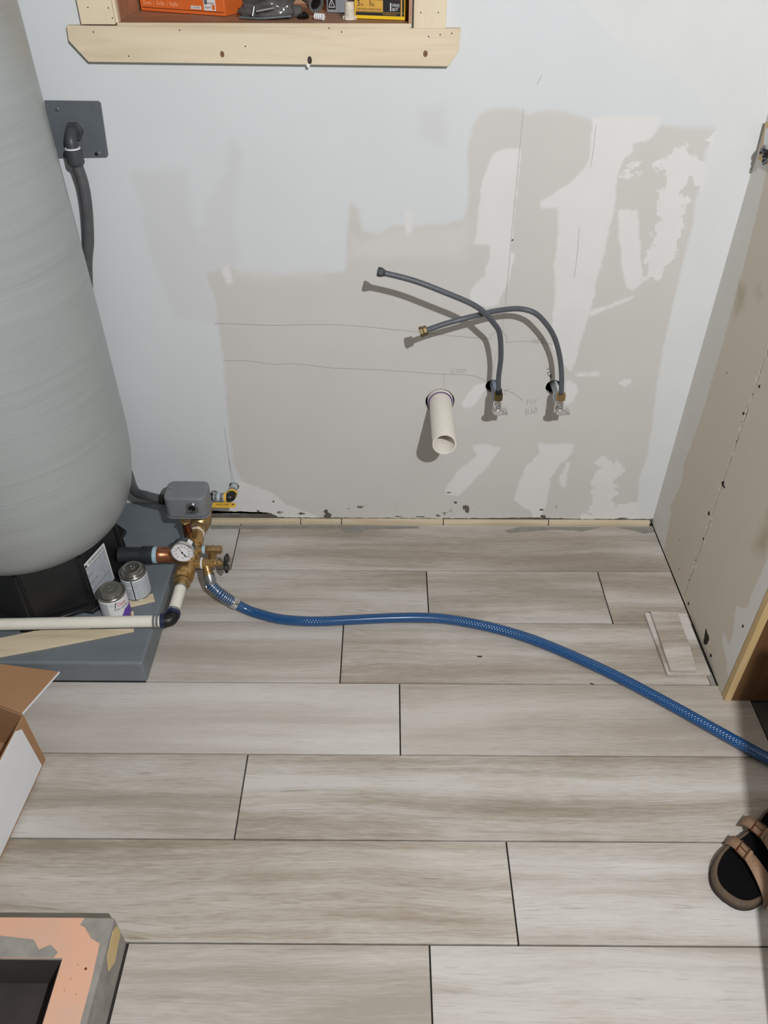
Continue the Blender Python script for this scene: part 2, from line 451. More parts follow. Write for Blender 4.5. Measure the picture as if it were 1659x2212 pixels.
# ------------------------------------------------------------------ structure: floor
XW = 0.809                                   # right wall plane
ROW0 = -0.2166
floor = struct(box('floor', (-2.6, -3.7, -.06), (1.9, .02, -.007), 'grout_bed'))
def tile(x0, x1, y0, y1, tint, ztop=0.0):
    g = .00155
    o = box('tile', (x0 + g, y0 + g, -.009), (x1 - g, y1 - g, ztop), 'tile', floor, bevel=.0006)
    o.color = (*tint[:3], tint[3] if len(tint) > 3 else .9)
    return o
rows = [
    (-.0145, ROW0, [(-.60, -.44, (.98, .975, .97)), (-.44, .8085, (.955, .93, .90))]),
    (ROW0, ROW0 - .2, [(-.585, .115, (.945, .925, .90)), (.115, .599, (.97, .955, .94)), (.599, .808, (.93, .89, .85))]),
    (ROW0 - .2, ROW0 - .4, [(-.585, -.11, (.99, .97, .955, .6)), (-.11, .793, (.955, .925, .895))]),
    (ROW0 - .4, ROW0 - .6, [(-1.165, .035, (1.10, 1.10, 1.10, .45)), (.035, .873, (.96, .935, .905, .65))]),
    (ROW0 - .6, ROW0 - .8, [(-1.506, -.306, (.93, .915, .89, .8)), (-.306, .873, (.94, .92, .89, 1.0))]),
    (ROW0 - .8, ROW0 - 1.0, [(-.952, .248, (.91, .88, .83, 1.0)), (.248, 1.3, (1.0, .995, .99, .75))]),
    (ROW0 - 1.0, ROW0 - 1.2, [(-.4700, .084, (.95, .94, .925, .7)), (.084, 1.284, (.97, .965, .955, .7))]),
    (ROW0 - 1.2, ROW0 - 1.4, [(-.4700, .42, (.96, .94, .92)), (.42, 1.6, (1, .98, .96))]),
]
for y1, y0, ts in rows:
    for x0, x1, tint in ts: tile(x0, x1, y0, y1, tint)
for r in range(8, 17):
    y1 = ROW0 - r * .2 + .2; o = -2.5 + (r * .47) % 1.2
    while o < 1.85:
        tile(max(o, -2.5), min(o + 1.2, 1.85), y1 - .2, y1, (.97, .955, .94)); o += 1.2
for r in (4, 5, 6, 7, 8):          # left continuation of the rows, outside the frame
    y1 = ROW0 - (r - 1) * .2
    x1 = {4: -1.165, 5: -1.506, 6: -.952, 7: -.9, 8: -.9}[r]
    if r < 7: tile(max(x1 - 1.2, -2.5), x1, y1 - .2, y1, (.97, .95, .93))
    else: tile(-2.5, -1.3, y1 - .2, y1, (.97, .95, .93))
# smears of thinset left on the first row of tile and in the gap at the right wall
def smear(pts, name='thinset_smear'):
    return prism(name, [Vector((p.x, p.y, .0001)) for p in pts], (0, 0, .0005), 'thinset', floor)
smear([fl(455, 1134), fl(600, 1136), fl(740, 1136), fl(905, 1137), fl(905, 1142), fl(790, 1144), fl(775, 1152), fl(745, 1150), fl(735, 1141), fl(610, 1142), fl(560, 1144), fl(500, 1142), fl(455, 1143)])
smear([fl(1330, 1139), fl(1407, 1139), fl(1414, 1150), fl(1390, 1153), fl(1372, 1147), fl(1350, 1143)])
smear([fl(1125, 1138), fl(1300, 1139), fl(1255, 1149), fl(1240, 1146), fl(1190, 1144), fl(1160, 1147), fl(1100, 1152), fl(1090, 1147)])
box('thinset_bed', (.7935, ROW0 - .4 + .001, -.009), (.806, ROW0 - .36, -.0015), 'thinset', floor)

# ------------------------------------------------------------------ structure: back wall
NX0, NX1, NZ0, NZ1 = -.541, .045, 1.2955, 1.86           # niche opening
HOLES = [((.1445, .4225), .0392), ((.283, .471), .0195), ((.4455, .4685), .0215), ((-.4475, .131), .0150)]
wall_back = sroot('wall_back')
def axis_coords(edges, fine, lo, hi, coarse):
    """grid lines: fine between lo and hi, coarse outside, always containing the given edges"""
    a = list(np.arange(lo, hi + 1e-9, fine)); e = sorted(edges)
    out = [x for x in a if all(abs(x - k) > fine * .45 for k in e)] + [k for k in e if lo <= k <= hi]
    return np.array(sorted(out + coarse))
gx = axis_coords([NX0, NX1], .007, -1.0, XW - .002, [-2.6, -2.0, -1.5, XW])
gz = axis_coords([NZ0], .007, .007, 1.60, [0.0, NZ1, 2.0, 2.2])
Xg, Zg = np.meshgrid(gx, gz)
Px, Pz = Xg.copy(), Zg.copy()
# ragged lower edge of the board
rng = np.random.default_rng(4)
low = np.interp(gx, [-2.6, -.6, -.53, -.44, -.36, -.33, -.30, -.1, .2, .35, .43, .5, .6, .81], [.03, .03, .028, .027, .024, .016, .0135, .0135, .014, .0155, .019, .0165, .014, .014])
low = low + np.interp(gx, np.linspace(-2.6, .81, 480), rng.normal(0, .0011, 480))
Pz[0] = low; Pz[1] = np.maximum(Pz[1], low + .003); Pz[2] = np.maximum(Pz[2], low + .006); Pz[3] = np.maximum(Pz[3], low + .009)
keep = np.ones((len(gz) - 1, len(gx) - 1), bool)
cx = (Xg[:-1, :-1] + Xg[1:, 1:]) / 2; cz = (Zg[:-1, :-1] + Zg[1:, 1:]) / 2
keep &= ~((cx > NX0) & (cx < NX1) & (cz > NZ0) & (cz < NZ1))
for (hx, hz), hr in HOLES:
    dist = np.hypot(Px - hx, Pz - hz); ins = dist < hr + .0035
    allin = ins[:-1, :-1] & ins[1:, :-1] & ins[:-1, 1:] & ins[1:, 1:]
    keep &= ~allin
    s = np.where(ins, hr / np.maximum(dist, 1e-6), 1.)
    Px = np.where(ins, hx + (Px - hx) * s, Px); Pz = np.where(ins, hz + (Pz - hz) * s, Pz)
idx = np.arange(Xg.size).reshape(Xg.shape)
faces = [(idx[i, j], idx[i, j + 1], idx[i + 1, j + 1], idx[i + 1, j]) for i in range(len(gz) - 1) for j in range(len(gx) - 1) if keep[i, j]]
vx, vz = Px.ravel(), Pz.ravel()
me = bpy.data.meshes.new('drywall_face')
me.from_pydata(np.stack([vx, np.zeros_like(vx), vz], 1).tolist(), [], [tuple(int(a) for a in f) for f in faces])
def wpoly(pts): return [(p.x, p.z) for p in (wl(*q) for q in pts)]
def c1(pts): return [(980 + x / 2.443, 150 + y / 2.443) for x, y in pts]
def c2(pts): return [(960 + x / 2.765, 600 + y / 2.765) for x, y in pts]
def union(polys):
    d = np.full(vx.shape, -1.)
    for p in polys: d = np.maximum(d, sdf(wpoly(p), vx, vz))
    return d
board = [[(444, 590), (500, 577), (522, 590), (600, 597), (700, 590), (747, 586), (749, 500), (758, 440), (772, 450), (782, 500), (822, 507), (850, 487), (900, 492), (960, 484), (1000, 474), (1012, 440),
          (1010, 340), (1018, 270), (1035, 242), (1075, 234), (1120, 234), (1145, 250), (1165, 241), (1195, 240), (1240, 248), (1290, 262), (1340, 300), (1395, 300), (1430, 270), (1545, 278), (1550, 290), (1520, 330), (1512, 395),
          (1502, 436), (1500, 477), (1484, 543), (1468, 608), (1450, 690), (1434, 752), (1418, 850), (1408, 936), (1398, 990), (1382, 1034), (1379, 1090), (1330, 1105), (1300, 1140), (690, 1140), (660, 1110), (600, 1090), (560, 1062), (522, 1040), (505, 1000), (492, 900), (482, 780), (470, 690), (458, 630)]]
prime = [[(285, 372), (405, 362), (408, 440), (430, 520), (470, 520), (478, 580), (444, 592), (460, 650), (470, 700), (380, 690), (330, 560)],
         [(430, 500), (480, 380), (500, 300), (520, 330), (505, 480), (520, 560), (470, 590)], [(900, 230), (960, 225), (965, 320), (905, 300)]]
haze = [[(752, 560), (900, 555), (1000, 560), (1012, 480), (960, 490), (850, 500), (780, 520), (755, 500)], [(480, 585), (600, 588), (700, 590), (700, 606), (560, 606)]]
mud = [
    c1([(735, 250), (722, 440), (700, 520), (600, 605), (520, 660), (455, 700), (462, 728), (548, 732), (552, 800), (545, 900), (536, 1000), (536, 1150), (522, 1344), (530, 1420), (560, 1560), (640, 1560), (670, 1440), (700, 1344), (740, 1200), (760, 1100), (790, 980), (820, 850), (842, 760), (856, 690), (864, 560), (890, 490), (950, 430), (932, 390), (1020, 385), (1050, 350), (1085, 295), (1100, 240), (900, 240)]),
    c1([(865, 735), (970, 742), (985, 900), (992, 1060), (986, 1135), (950, 1165), (912, 1150), (890, 1060), (875, 900)]),
    c1([(205, 450), (255, 418), (350, 415), (345, 540), (322, 760), (300, 960), (322, 972), (300, 1080), (262, 1180), (235, 1240), (190, 1250), (95, 1240), (90, 1160), (160, 1090), (185, 1000), (190, 930), (110, 915), (130, 780), (138, 640), (168, 540)]),
    c2([(655, 140), (640, 300), (650, 420), (700, 520), (760, 560), (770, 470), (800, 420), (850, 200), (890, 130), (780, 60)]),
    c2([(160, 998), (250, 995), (340, 1015), (240, 1150), (75, 1310), (20, 1290), (0, 1280), (60, 1180), (190, 1060)]),
    c2([(560, 990), (770, 990), (763, 1050), (735, 1080), (690, 1110), (640, 1190), (600, 1380), (570, 1440), (535, 1440), (520, 1390), (470, 1370), (415, 1330), (428, 1270), (480, 1130), (570, 1050)]),
    c2([(735, 1100), (757, 1095), (715, 1265), (680, 1200)]),
    c2([(185, 640), (250, 625), (256, 655), (195, 740), (145, 790), (107, 770), (105, 742)]),
    c2([(730, 600), (790, 640), (800, 690), (770, 740), (720, 760)]),
    [(480, 584), (492, 570), (500, 590), (505, 612), (492, 617)], [(870, 455), (895, 452), (892, 500), (878, 505)],
    [(500, 1062), (520, 1040), (580, 1060), (620, 1090), (700, 1120), (690, 1140), (480, 1140), (470, 1080)],
    c1([(700, 1280), (850, 1230), (950, 1195), (955, 1208), (860, 1245), (720, 1300)]),
    c2([(780, 575), (920, 560), (922, 585), (790, 592)]),
]
ragged = [
    c1([(1170, 390), (1225, 385), (1255, 450), (1240, 470), (1330, 470), (1345, 400), (1330, 370), (1400, 330), (1430, 420), (1400, 640), (1300, 640), (1255, 560), (1240, 620), (1190, 655), (1245, 690), (1205, 760), (1215, 830), (1190, 890), (1165, 990), (1110, 1060), (1080, 1110), (1000, 1110), (990, 1080), (1040, 1045), (1005, 1010), (1065, 900), (1040, 860), (1095, 800), (1062, 760), (1100, 690), (1078, 640), (1112, 618), (1118, 560), (1070, 495), (1120, 470)]),
    c2([(940, 1070), (1070, 1105), (1058, 1170), (1010, 1210), (1038, 1280), (1010, 1340), (1035, 1440), (870, 1440), (872, 1330), (890, 1250), (872, 1210), (930, 1120), (895, 1100)]),
    c2([(800, 1450), (840, 1400), (900, 1430), (1030, 1360), (1160, 1335), (1240, 1380), (1240, 1470), (780, 1470)]),
    c2([(1040, 625), (1105, 620), (1100, 645), (1050, 655)]), c1([(880, 560), (1005, 538), (1005, 555), (900, 575)]), c1([(925, 490), (970, 490), (970, 520), (910, 515)]),
]
tape = [[(1549, 281), (1500, 190), (1330, 90), (1150, -120), (1800, -120), (1700, 200), (1580, 700), (1440, 1140), (1385, 1140), (1379, 1085), (1381, 1034), (1398, 990), (1408, 936), (1417, 850), (1434, 752), (1446, 690), (1467, 608), (1483, 543), (1498, 477), (1503, 436), (1520, 395), (1530, 330)],
        [(1540, 300), (1530, 330), (1520, 395), (1503, 436), (1498, 477), (1483, 543), (1467, 608), (1446, 690), (1434, 752), (1417, 850), (1408, 936), (1398, 990), (1381, 1034), (1379, 1085), (1385, 1140), (1440, 1140), (1480, 900), (1700, 200), (1580, 200)]]
spots = [(464, 1062, 8, 2.5), (591, 1083, 3, 2), (651, 1109, 9, 3), (651, 1121, 5, 3), (705, 1105, 6, 5), (708, 1114, 9, 6), (752, 1098, 4, 2), (777, 1095, 7, 3), (795, 1092, 6, 1.5), (853, 1090, 4, 2), (862, 1097, 3, 1.5),
         (832, 1120, 5, 3), (871, 1121, 4, 2), (970, 1065, 6, 2), (984, 1086, 5, 3), (1005, 1096, 7, 5), (1009, 1103, 5, 6), (1006, 1121, 4, 2.5), (973, 1103, 3, 4), (960, 1110, 5, 3), (945, 1114, 6, 2), (1034, 1098, 3, 1.5),
         (1170, 1101, 5, 3), (1173, 1115, 8, 3), (1202, 1095, 4, 3), (1212, 1122, 5, 3), (1180, 1122, 10, 2.5), (1290, 1122, 9, 2), (1345, 1120, 12, 1.5), (1385, 1124, 10, 2.5), (605, 1107, 8, 3), (575, 1112, 6, 2), (1161, 1063, 3, 2), (1439, 206, 3, 2), (1106, 519, 1.5, 2),
         (640, 1122, 4, 3), (560, 1104, 6, 3), (760, 1108, 3, 2), (728, 1122, 4, 2), (1395, 1128, 6, 3), (910, 1116, 10, 1.2), (860, 1116, 12, 1.2)]
dirt = [[(x + a * math.cos(t), y + b * math.sin(t)) for t in np.linspace(0, 2 * math.pi, 9)[:-1]] for x, y, a, b in spots]
dirt.append([(455, 1112), (520, 1111), (560, 1107), (592, 1110), (600, 1118), (560, 1124), (455, 1128)])
for nm, pl in (('prime', prime), ('board', board), ('haze', haze), ('mud', mud), ('mud_ragged', ragged), ('tape', tape), ('dirt', dirt)):
    d = union(pl)
    if nm == 'dirt': d = np.where(d > -.03, d, -.03)
    set_attr(me, nm, d)
link('drywall_face', me, 'wall_back', wall_back, 0)
# cut edges and cavities of the holes
for (hx, hz), hr in HOLES:
    bm = lathe_bm((hx, .0, hz), (0, 1, 0), [(0, hr), (.0125, hr)], 40, None, False)
    finish('hole_edge', bm, 'drywall_core', wall_back)
    bm = lathe_bm((hx, .0125, hz), (0, 1, 0), [(0, hr), (.0001, hr * 1.5), (.09, hr * 1.5), (.0901, .0001)], 24, None, False)
    finish('hole_cavity', bm, 'cavity', wall_back)
# concrete behind the broken lower edge
box('backing', (-2.6, .0035, -.05), (XW, .03, .06), 'dark_gap', wall_back)

# narrow tile strips along the foot of the wall
trim = sroot('trim_1')
edges = [-.585] + [fl(x, 1128).x for x in (650, 738, 957, 1183)] + [.800]
for a, b in zip(edges, edges[1:]):
    z = .0125 + random.uniform(-.0008, .0008)
    box('strip', (a + .0012, -.0128, -.004), (b - .0012, -.0012, z), 'ceramic_edge', trim, bevel=.0006)

# ------------------------------------------------------------------ structure: right wall of two boards, jamb, added shadow-casting half wall, shell
wall_right = sroot('wall_right')
def panel(y0, y1, seam0, seam1, nm):
    gy = np.arange(0, 1.0001, 1 / max(4, int(abs(y1 - y0) / .007))); gz2 = np.concatenate([np.arange(.0015, 1.5, .007), [1.8, 2.2]])
    A, Z = np.meshgrid(gy, gz2)
    e0 = y0 + (np.interp(gz2, np.linspace(0, 2.4, 500), rng.normal(0, .0011, 500)) if seam0 else 0 * gz2) + (0.0045 * gz2 if seam0 else 0)
    e1 = y1 + (np.interp(gz2, np.linspace(0, 2.4, 500), rng.normal(0, .0011, 500)) if seam1 else 0 * gz2) + (0.0045 * gz2 if seam1 else 0)
    Y = e0[:, None] * (1 - A) + e1[:, None] * A
    me = bpy.data.meshes.new(nm); n1, n2 = Y.shape
    Yr, Zr = Y.ravel(), Z.ravel(); X = np.full(Yr.shape, XW)
    # rounded tapered edge: turn the outermost column back into the wall
    V = np.concatenate([np.stack([X, Yr, Zr], 1), np.stack([np.full(2 * n1, XW + .012), np.concatenate([e0, e1]), np.concatenate([gz2, gz2])], 1)])
    ix = np.arange(n1 * n2).reshape(n1, n2); F_ = []
    for i in range(n1 - 1):
        for j in range(n2 - 1): F_.append((ix[i, j], ix[i + 1, j], ix[i + 1, j + 1], ix[i, j + 1]))
        b0 = n1 * n2; F_.append((ix[i, 0], b0 + i, b0 + i + 1, ix[i + 1, 0])); F_.append((ix[i, -1], ix[i + 1, -1], b0 + n1 + i + 1, b0 + n1 + i))
    me.from_pydata(V.tolist(), [], [tuple(int(q) for q in f) for f in F_])
    return me, V
def rpoly(pts): return [(p.y, p.z) for p in (at(x, y, 0, XW) for x, y in pts)]
def runion(V, polys):
    d = np.full(len(V), -1.)
    for p in polys: d = np.maximum(d, sdf(rpoly(p), V[:, 1], V[:, 2]))
    return d
mudR = [[(1340, 1140), (1392, 1250), (1430, 1206), (1440, 1160), (1450, 1110), (1447, 1095), (1470, 1050), (1478, 1000), (1505, 930), (1530, 850), (1562, 740), (1600, 600), (1640, 440), (1700, 200), (1640, 150), (1450, 700)],
        [(1690, 1120), (1659, 1205), (1630, 1270), (1612, 1315), (1590, 1310), (1583, 1370), (1575, 1395), (1560, 1360), (1560, 1390), (1570, 1430), (1572, 1480), (1560, 1505), (1600, 1520), (1720, 1250)]]
stainR = [[(1596, 610), (1612, 625), (1606, 670), (1585, 690), (1590, 640)], [(1620, 1180), (1659, 1100), (1700, 1120), (1650, 1210)], [(1630, 620), (1645, 615), (1650, 640), (1640, 650)]]
def disc(x, y, a, b): return [(x + a * math.cos(t), y + b * math.sin(t)) for t in np.linspace(0, 2 * math.pi, 9)[:-1]]
dirtR = [disc(1640, 834, 2.5, 6), disc(1606, 893, 2.5, 6), disc(1564, 1052, 2.5, 5), disc(1531, 1109, 2.5, 6), disc(1487, 1304, 2, 5), disc(1605, 1353, 3, 4), disc(1535, 1416, 3, 5), disc(1467, 1166, 1.5, 2.5), disc(1467, 1230, 1.5, 2), disc(1570, 806, 1.5, 3),
         [(1525, 1352), (1528, 1368), (1533, 1376), (1531, 1384), (1526, 1394), (1519, 1390), (1522, 1372)]]
for k_ in range(46):                                     # torn paper and chips along the joint
    f_ = random.random(); x_, y_ = 1478 + 181 * f_, 1290 - 545 * f_
    (mudR if k_ % 3 else dirtR).append(disc(x_ + random.uniform(-3.5, 3.5), y_, random.uniform(1.2, 2.6), random.uniform(1.5, 5)))
for nm, y0, y1, s0, s1 in (('drywall_panel', 0.0, -.3235, False, True), ('drywall_panel', -.3275, -.6445, True, False)):
    me, V = panel(y0, y1, s0, s1, nm)
    set_attr(me, 'mud', runion(V, mudR)); set_attr(me, 'stain', runion(V, stainR) - .012); set_attr(me, 'dirt', np.maximum(runion(V, dirtR), -.03))
    link(nm, me, 'wall_right', wall_right, 0)
box('backing', (XW + .012, -.645, -.02), (XW + .10, .0, 2.2), 'dark_gap', wall_right)
trim2 = sroot('trim_2')
box('jamb_edge', (XW - .001, -.6635, 0.0002), (XW + .0165, -.6465, 2.05), 'jamb_edge', trim2, bevel=.001)
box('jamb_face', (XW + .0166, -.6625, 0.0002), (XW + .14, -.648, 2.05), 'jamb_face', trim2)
near = struct(box('shadow_half_wall', (.622, -1.60, 0.0005), (1.9, -1.48, 1.17), 'white_wall'))  # unseen half wall, added to throw shadow on the doorway, jamb and floor
struct(box('wall_far_right', (1.9, -3.7, -.06), (2.0, .03, 2.2), 'bare_concrete'))
struct(box('wall_side_room', (XW + .12, -.645, -.02), (1.9, -.60, 2.2), 'bare_concrete'))
struct(box('wall_left', (-2.7, -3.7, -.06), (-2.6, .03, 2.2), 'white_wall'))
struct(box('wall_front', (-2.7, -3.8, -.06), (2.0, -3.7, 2.2), 'white_wall'))
struct(box('ceiling', (-2.7, -3.8, 2.2), (2.0, .03, 2.3), 'ceiling'))
box('subfloor', (.875, -1.02, -.0068), (1.88, -.665, -.0035), 'subfloor', floor)

# ceiling lamp
lamp_t = thing('ceiling_lamp', 'round white ceiling lamp behind the camera', 'lamp', (LAMP[0], LAMP[1], 2.2))
lathe('lamp_base', (LAMP[0], LAMP[1], 2.1995), (0, 0, -1), [(0, .06), (.02, .06), (.035, .035), (.065, .03)], 'white_wall', lamp_t)
bd = bpy.data.lights.new('lamp_bulb', 'SPOT'); bd.spot_size = R_(168); bd.spot_blend = .12; bd.energy = LAMP_W; bd.shadow_soft_size = .014; bd.color = (.985, .99, 1.0)
bo = bpy.data.objects.new('lamp_bulb', bd); COL.objects.link(bo); bo.parent = lamp_t; bo.matrix_parent_inverse = lamp_t.matrix_basis.inverted(); bo.location = LAMP; bo.rotation_euler = (R_(38), 0, R_(4))

# pencil on the wall
def pencil(name, strokes, w=.0011, mat='pencil'):
    bm = bmesh.new()
    for s in strokes: ribbon_bm(catmull([wl(x, y, -.0006) for x, y in s], 4) if len(s) > 2 and name == 'pencil_line' else [wl(x, y, -.0006) for x, y in s], w, (0, -1, 0), bm)
    return finish(name, bm, mat, wall_back, 0)
for s in ([(463, 699), (520, 700), (590, 703), (690, 701), (770, 704), (830, 710), (900, 717), (960, 724), (1020, 729), (1060, 731)], [(1060, 731), (1064, 722), (1074, 716)],
          [(1095, 741), (1093, 726), (1085, 716)], [(1095, 740), (1125, 737), (1160, 740), (1195, 744)],
          [(482, 779), (540, 780), (590, 787), (640, 786), (720, 795), (800, 798), (880, 803), (950, 808), (1010, 810), (1035, 816), (1050, 824)],
          [(961, 806), (959, 836)], [(1131, 236), (1122, 330), (1112, 430), (1104, 520), (1097, 600), (1089, 680), (1082, 740), (1068, 780), (1066, 826)],
          [(1288, 270), (1281, 330), (1276, 360)], [(1252, 490), (1246, 560), (1240, 600)], [(484, 925), (490, 960), (494, 990), (500, 1040)], [(494, 990), (505, 1040)],
          [(1170, 163), (1160, 182)]):
    pencil('pencil_line', [s], .0010, 'pencil_faint' if s[0] in ((1288, 270), (1252, 490), (1131, 236), (961, 806)) else 'pencil')
pencil('pencil_writing', [[(983, 797), (975, 798), (974, 804), (981, 807)], [(988, 797), (985, 803), (990, 806), (993, 799), (988, 797)], [(996, 797), (994, 805), (998, 804)], [(1001, 796), (1000, 805), (1005, 803), (1003, 797)]], .0011)
pencil('pencil_writing', [[(1150, 732), (1149, 739)], [(1156, 731), (1155, 739)], [(1150, 736), (1156, 735)], [(1161, 733), (1159, 738), (1163, 738), (1165, 733), (1161, 733)], [(1168, 733), (1176, 732)], [(1172, 733), (1171, 739)]], .0011)
pencil('pencil_writing', [[(1137, 874), (1140, 862), (1144, 870), (1148, 861), (1148, 872)], [(1153, 863), (1156, 868), (1161, 862)], [(1156, 868), (1154, 873)],
                          [(1134, 896), (1137, 883), (1143, 884), (1142, 889), (1136, 889), (1142, 891), (1141, 895), (1134, 896)], [(1146, 895), (1149, 881), (1152, 893)], [(1147, 890), (1151, 889)], [(1154, 893), (1156, 880), (1160, 883), (1159, 891), (1154, 893)],
                          [(1129, 866), (1120, 857), (1106, 848), (1088, 843)], [(1102, 841), (1088, 843), (1092, 853)]], .0012)
pencil('marker_writing', [[(1181, 797), (1186, 798), (1187, 793)], [(1190, 803), (1183, 804), (1185, 812), (1191, 810)], [(1192, 808), (1189, 812), (1192, 818)], [(1189, 813), (1193, 812)], [(1187, 811), (1190, 816)]], .0016, 'marker')

# ------------------------------------------------------------------ recessed shelf with pine casing
SY = -.0185                                             # front face of the casing
shelf = thing('recessed_shelf', 'wall recess with pale pine casing holding boxes and fittings', 'shelf', (-.25, 0, NZ0))
ap = [wl(143, 55, SY), wl(148, 88, SY), wl(191, 134, SY), wl(968, 144, SY), wl(991, 112, SY), wl(996, 62, SY)]
prism('apron', [(p.x, SY, p.z) for p in ap], (0, -SY - .0005, 0), 'pine', shelf, bevel=.001)
cz0 = wl(560, 57, SY).z
xl0, xl1, xr0, xr1 = wl(175, 51, SY).x, wl(249, 52, SY).x, wl(893, 60, SY).x, wl(963, 62, SY).x
box('casing', (xl0, SY, wl(210, 53, SY).z), (xl1, -.0005, 1.75), 'pine_v', shelf, bevel=.001)
box('casing', (xr0, SY, wl(930, 62, SY).z), (xr1, -.0005, 1.75), 'pine_v', shelf, bevel=.001)
shz = wl(570, 50, -.012).z
box('shelf_board', (NX0 + .001, -.012, shz - .018), (NX1 - .001, .30, shz), 'ply', shelf)
box('edge_strip', (NX0 + .001, -.0155, shz - .012), (NX1 - .001, -.0121, shz + .0005), 'pine', shelf, bevel=.0005)
box('side_panel', (NX0 - .018, .001, shz), (NX0 + .0, .30, NZ1), 'ply', shelf)
box('side_panel', (NX1 - .0, .001, shz), (NX1 + .018, .30, NZ1), 'ply', shelf)
box('side_edge', (NX0 - .001, -.0155, shz + .0006), (NX0 + .005, .0009, 1.75), 'pine_v', shelf)
box('side_edge', (NX1 - .005, -.0155, shz + .0006), (NX1 + .001, .0009, 1.75), 'ply', shelf)
box('back_panel', (NX0 - .018, .30, shz - .018), (NX1 + .018, .312, NZ1), 'ply', shelf)
box('top_panel', (NX0 - .018, .001, NZ1), (NX1 + .018, .312, NZ1 + .018), 'ply', shelf)
def oval(name, x, y, a, b, mat):
    p = wl(x, y, SY); n = 16
    poly = [(p.x + a * math.cos(2 * math.pi * i / n), SY - .0002, p.z + b * math.sin(2 * math.pi * i / n)) for i in range(n)]
    return prism(name, poly, (0, -.0003, 0), mat, shelf)
oval('knot', 480, 117, .0042, .0058, 'knot'); oval('knot', 919, 116, .0046, .006, 'knot'); oval('knot', 669, 130, .0046, .0072, 'knot_dark')
for x, y in ((202, 69), (278, 121), (388, 65), (530, 100), (711, 61), (738, 69), (926, 79), (951, 75), (976, 72)): oval('nail_hole', x, y, .0013, .0014, 'knot_dark')
for x, y in ((190, 16), (234, 17), (243, 39), (909, 27), (947, 27)): oval('nail_hole', x, y, .0012, .0013, 'knot_dark')
pr = wl(666, 141, SY)
prism('chipped_notch', [(pr.x - .004, SY - .0003, pr.z + .002), (pr.x + .0045, SY - .0003, pr.z + .0025), (pr.x + .001, SY - .0003, pr.z - .005), (pr.x - .003, SY - .0003, pr.z - .003)], (0, -.0004, 0), 'white_paper', shelf)

# things on the shelf --------------------------------------------------------------
Z0 = shz + .0008
def yawbox(p0, p1, depth, height):
    """front-bottom edge p0->p1; returns origin, along, back"""
    a = Vector((p0.x, p0.y, Z0)); b = Vector((p1.x, p1.y, Z0)); u = (b - a); L = u.length; u.normalize(); n = Vector((-u.y, u.x, 0))
    return a, u, n, L
a, u, n, L = yawbox(fl(305, 23, Z0), fl(487, 35.5, Z0), .14, .12)
t = thing('orange_box', 'orange printed cardboard box at one end of the shelf', 'box', a + u * L / 2)
prism('carton', [a, a + u * L, a + u * L + n * .12, a + n * .12], (0, 0, .075), 'orange', t, bevel=.0012)
up = Vector((0, 0, 1)); fn = -n
e = fn * .0006
text('lettering', 'Grate  |  Grille  |  Rejilla', .011, a + u * .009 + up * .0125 + e, u, up, 'peach_ink', t, width=L * .42)
prism('score_line', [a + u * .004 + up * .0062 + e * .5, a + u * (L - .002) + up * .0062 + e * .5, a + u * (L - .002) + up * .0072 + e * .5, a + u * .004 + up * .0072 + e * .5], e * .3, 'copper_dark', t)
lx = L * .61
prism('size_label', [a + u * lx + up * .0095 + e * .5, a + u * (lx + .026) + up * .0095 + e * .5, a + u * (lx + .026) + up * .0155 + e * .5, a + u * lx + up * .0155 + e * .5], e * .4, 'white_paper', t)
text('lettering', '4" CAST GRATE', .0045, a + u * (lx + .001) + up * .011 + e * 1.2, u, up, 'ink', t, width=.023)
lx = L * .765
prism('sticker', [a + u * lx + up * .0085 + e * .5, a + u * (lx + .029) + up * .0085 + e * .5, a + u * (lx + .029) + up * .030 + e * .5, a + u * lx + up * .030 + e * .5], e * .4, 'white_paper', t)
prism('logo_block', [a + u * (lx + .002) + up * .019 + e * 1.0, a + u * (lx + .009) + up * .019 + e * 1.0, a + u * (lx + .009) + up * .028 + e * 1.0, a + u * (lx + .002) + up * .028 + e * 1.0], e * .3, 'slate', t)
prism('logo_block', [a + u * (lx + .020) + up * .010 + e * 1.0, a + u * (lx + .027) + up * .010 + e * 1.0, a + u * (lx + .027) + up * .019 + e * 1.0, a + u * (lx + .020) + up * .019 + e * 1.0], e * .3, 'orange', t)
text('lettering', 'Schluter', .0058, a + u * (lx + .0095) + up * .020 + e * 1.2, u, up, 'ink', t, width=.017)
text('lettering', 'Systems', .0058, a + u * (lx + .002) + up * .0125 + e * 1.2, u, up, 'ink', t, width=.016)

a, u, n, L = yawbox(fl(766, 40, Z0), fl(876, 44.2, Z0), .08, .1)
t = thing('screw_box', 'yellow and black box of screws at the other end of the shelf', 'box', a + u * L / 2)
prism('carton', [a, a + u * L, a + u * L + n * .03, a + n * .03], (0, 0, .10), 'screw_yellow', t, bevel=.0010)
e = -n * .0005
def dec(name, x0, x1, z0, z1, mat, lay=1.):
    return prism(name, [a + u * x0 + up * z0 + e * lay, a + u * x1 + up * z0 + e * lay, a + u * x1 + up * z1 + e * lay, a + u * x0 + up * z1 + e * lay], e * .5, mat, t)
dec('print_panel', .003, L - .003, .0065, .095, 'ink', .3)
dec('print_panel', .003, L * .56, .0135, .033, 'gold_ink')
dec('print_panel', .003, L * .50, .037, .060, 'gold_ink'); dec('print_panel', L * .62, L - .004, .0345, .060, 'red_ink')
dec('print_line', .003, L - .003, .0120, .0126, 'gold_ink'); dec('print_line', L * .905, L * .93, .0065, .090, 'gold_ink')
e2 = e * 2.2
text('lettering', '3', .0145, a + u * .0055 + up * .0225 + e2, u, up, 'ink', t)
text('lettering', 'in', .008, a + u * .0135 + up * .0225 + e2, u, up, 'ink', t)
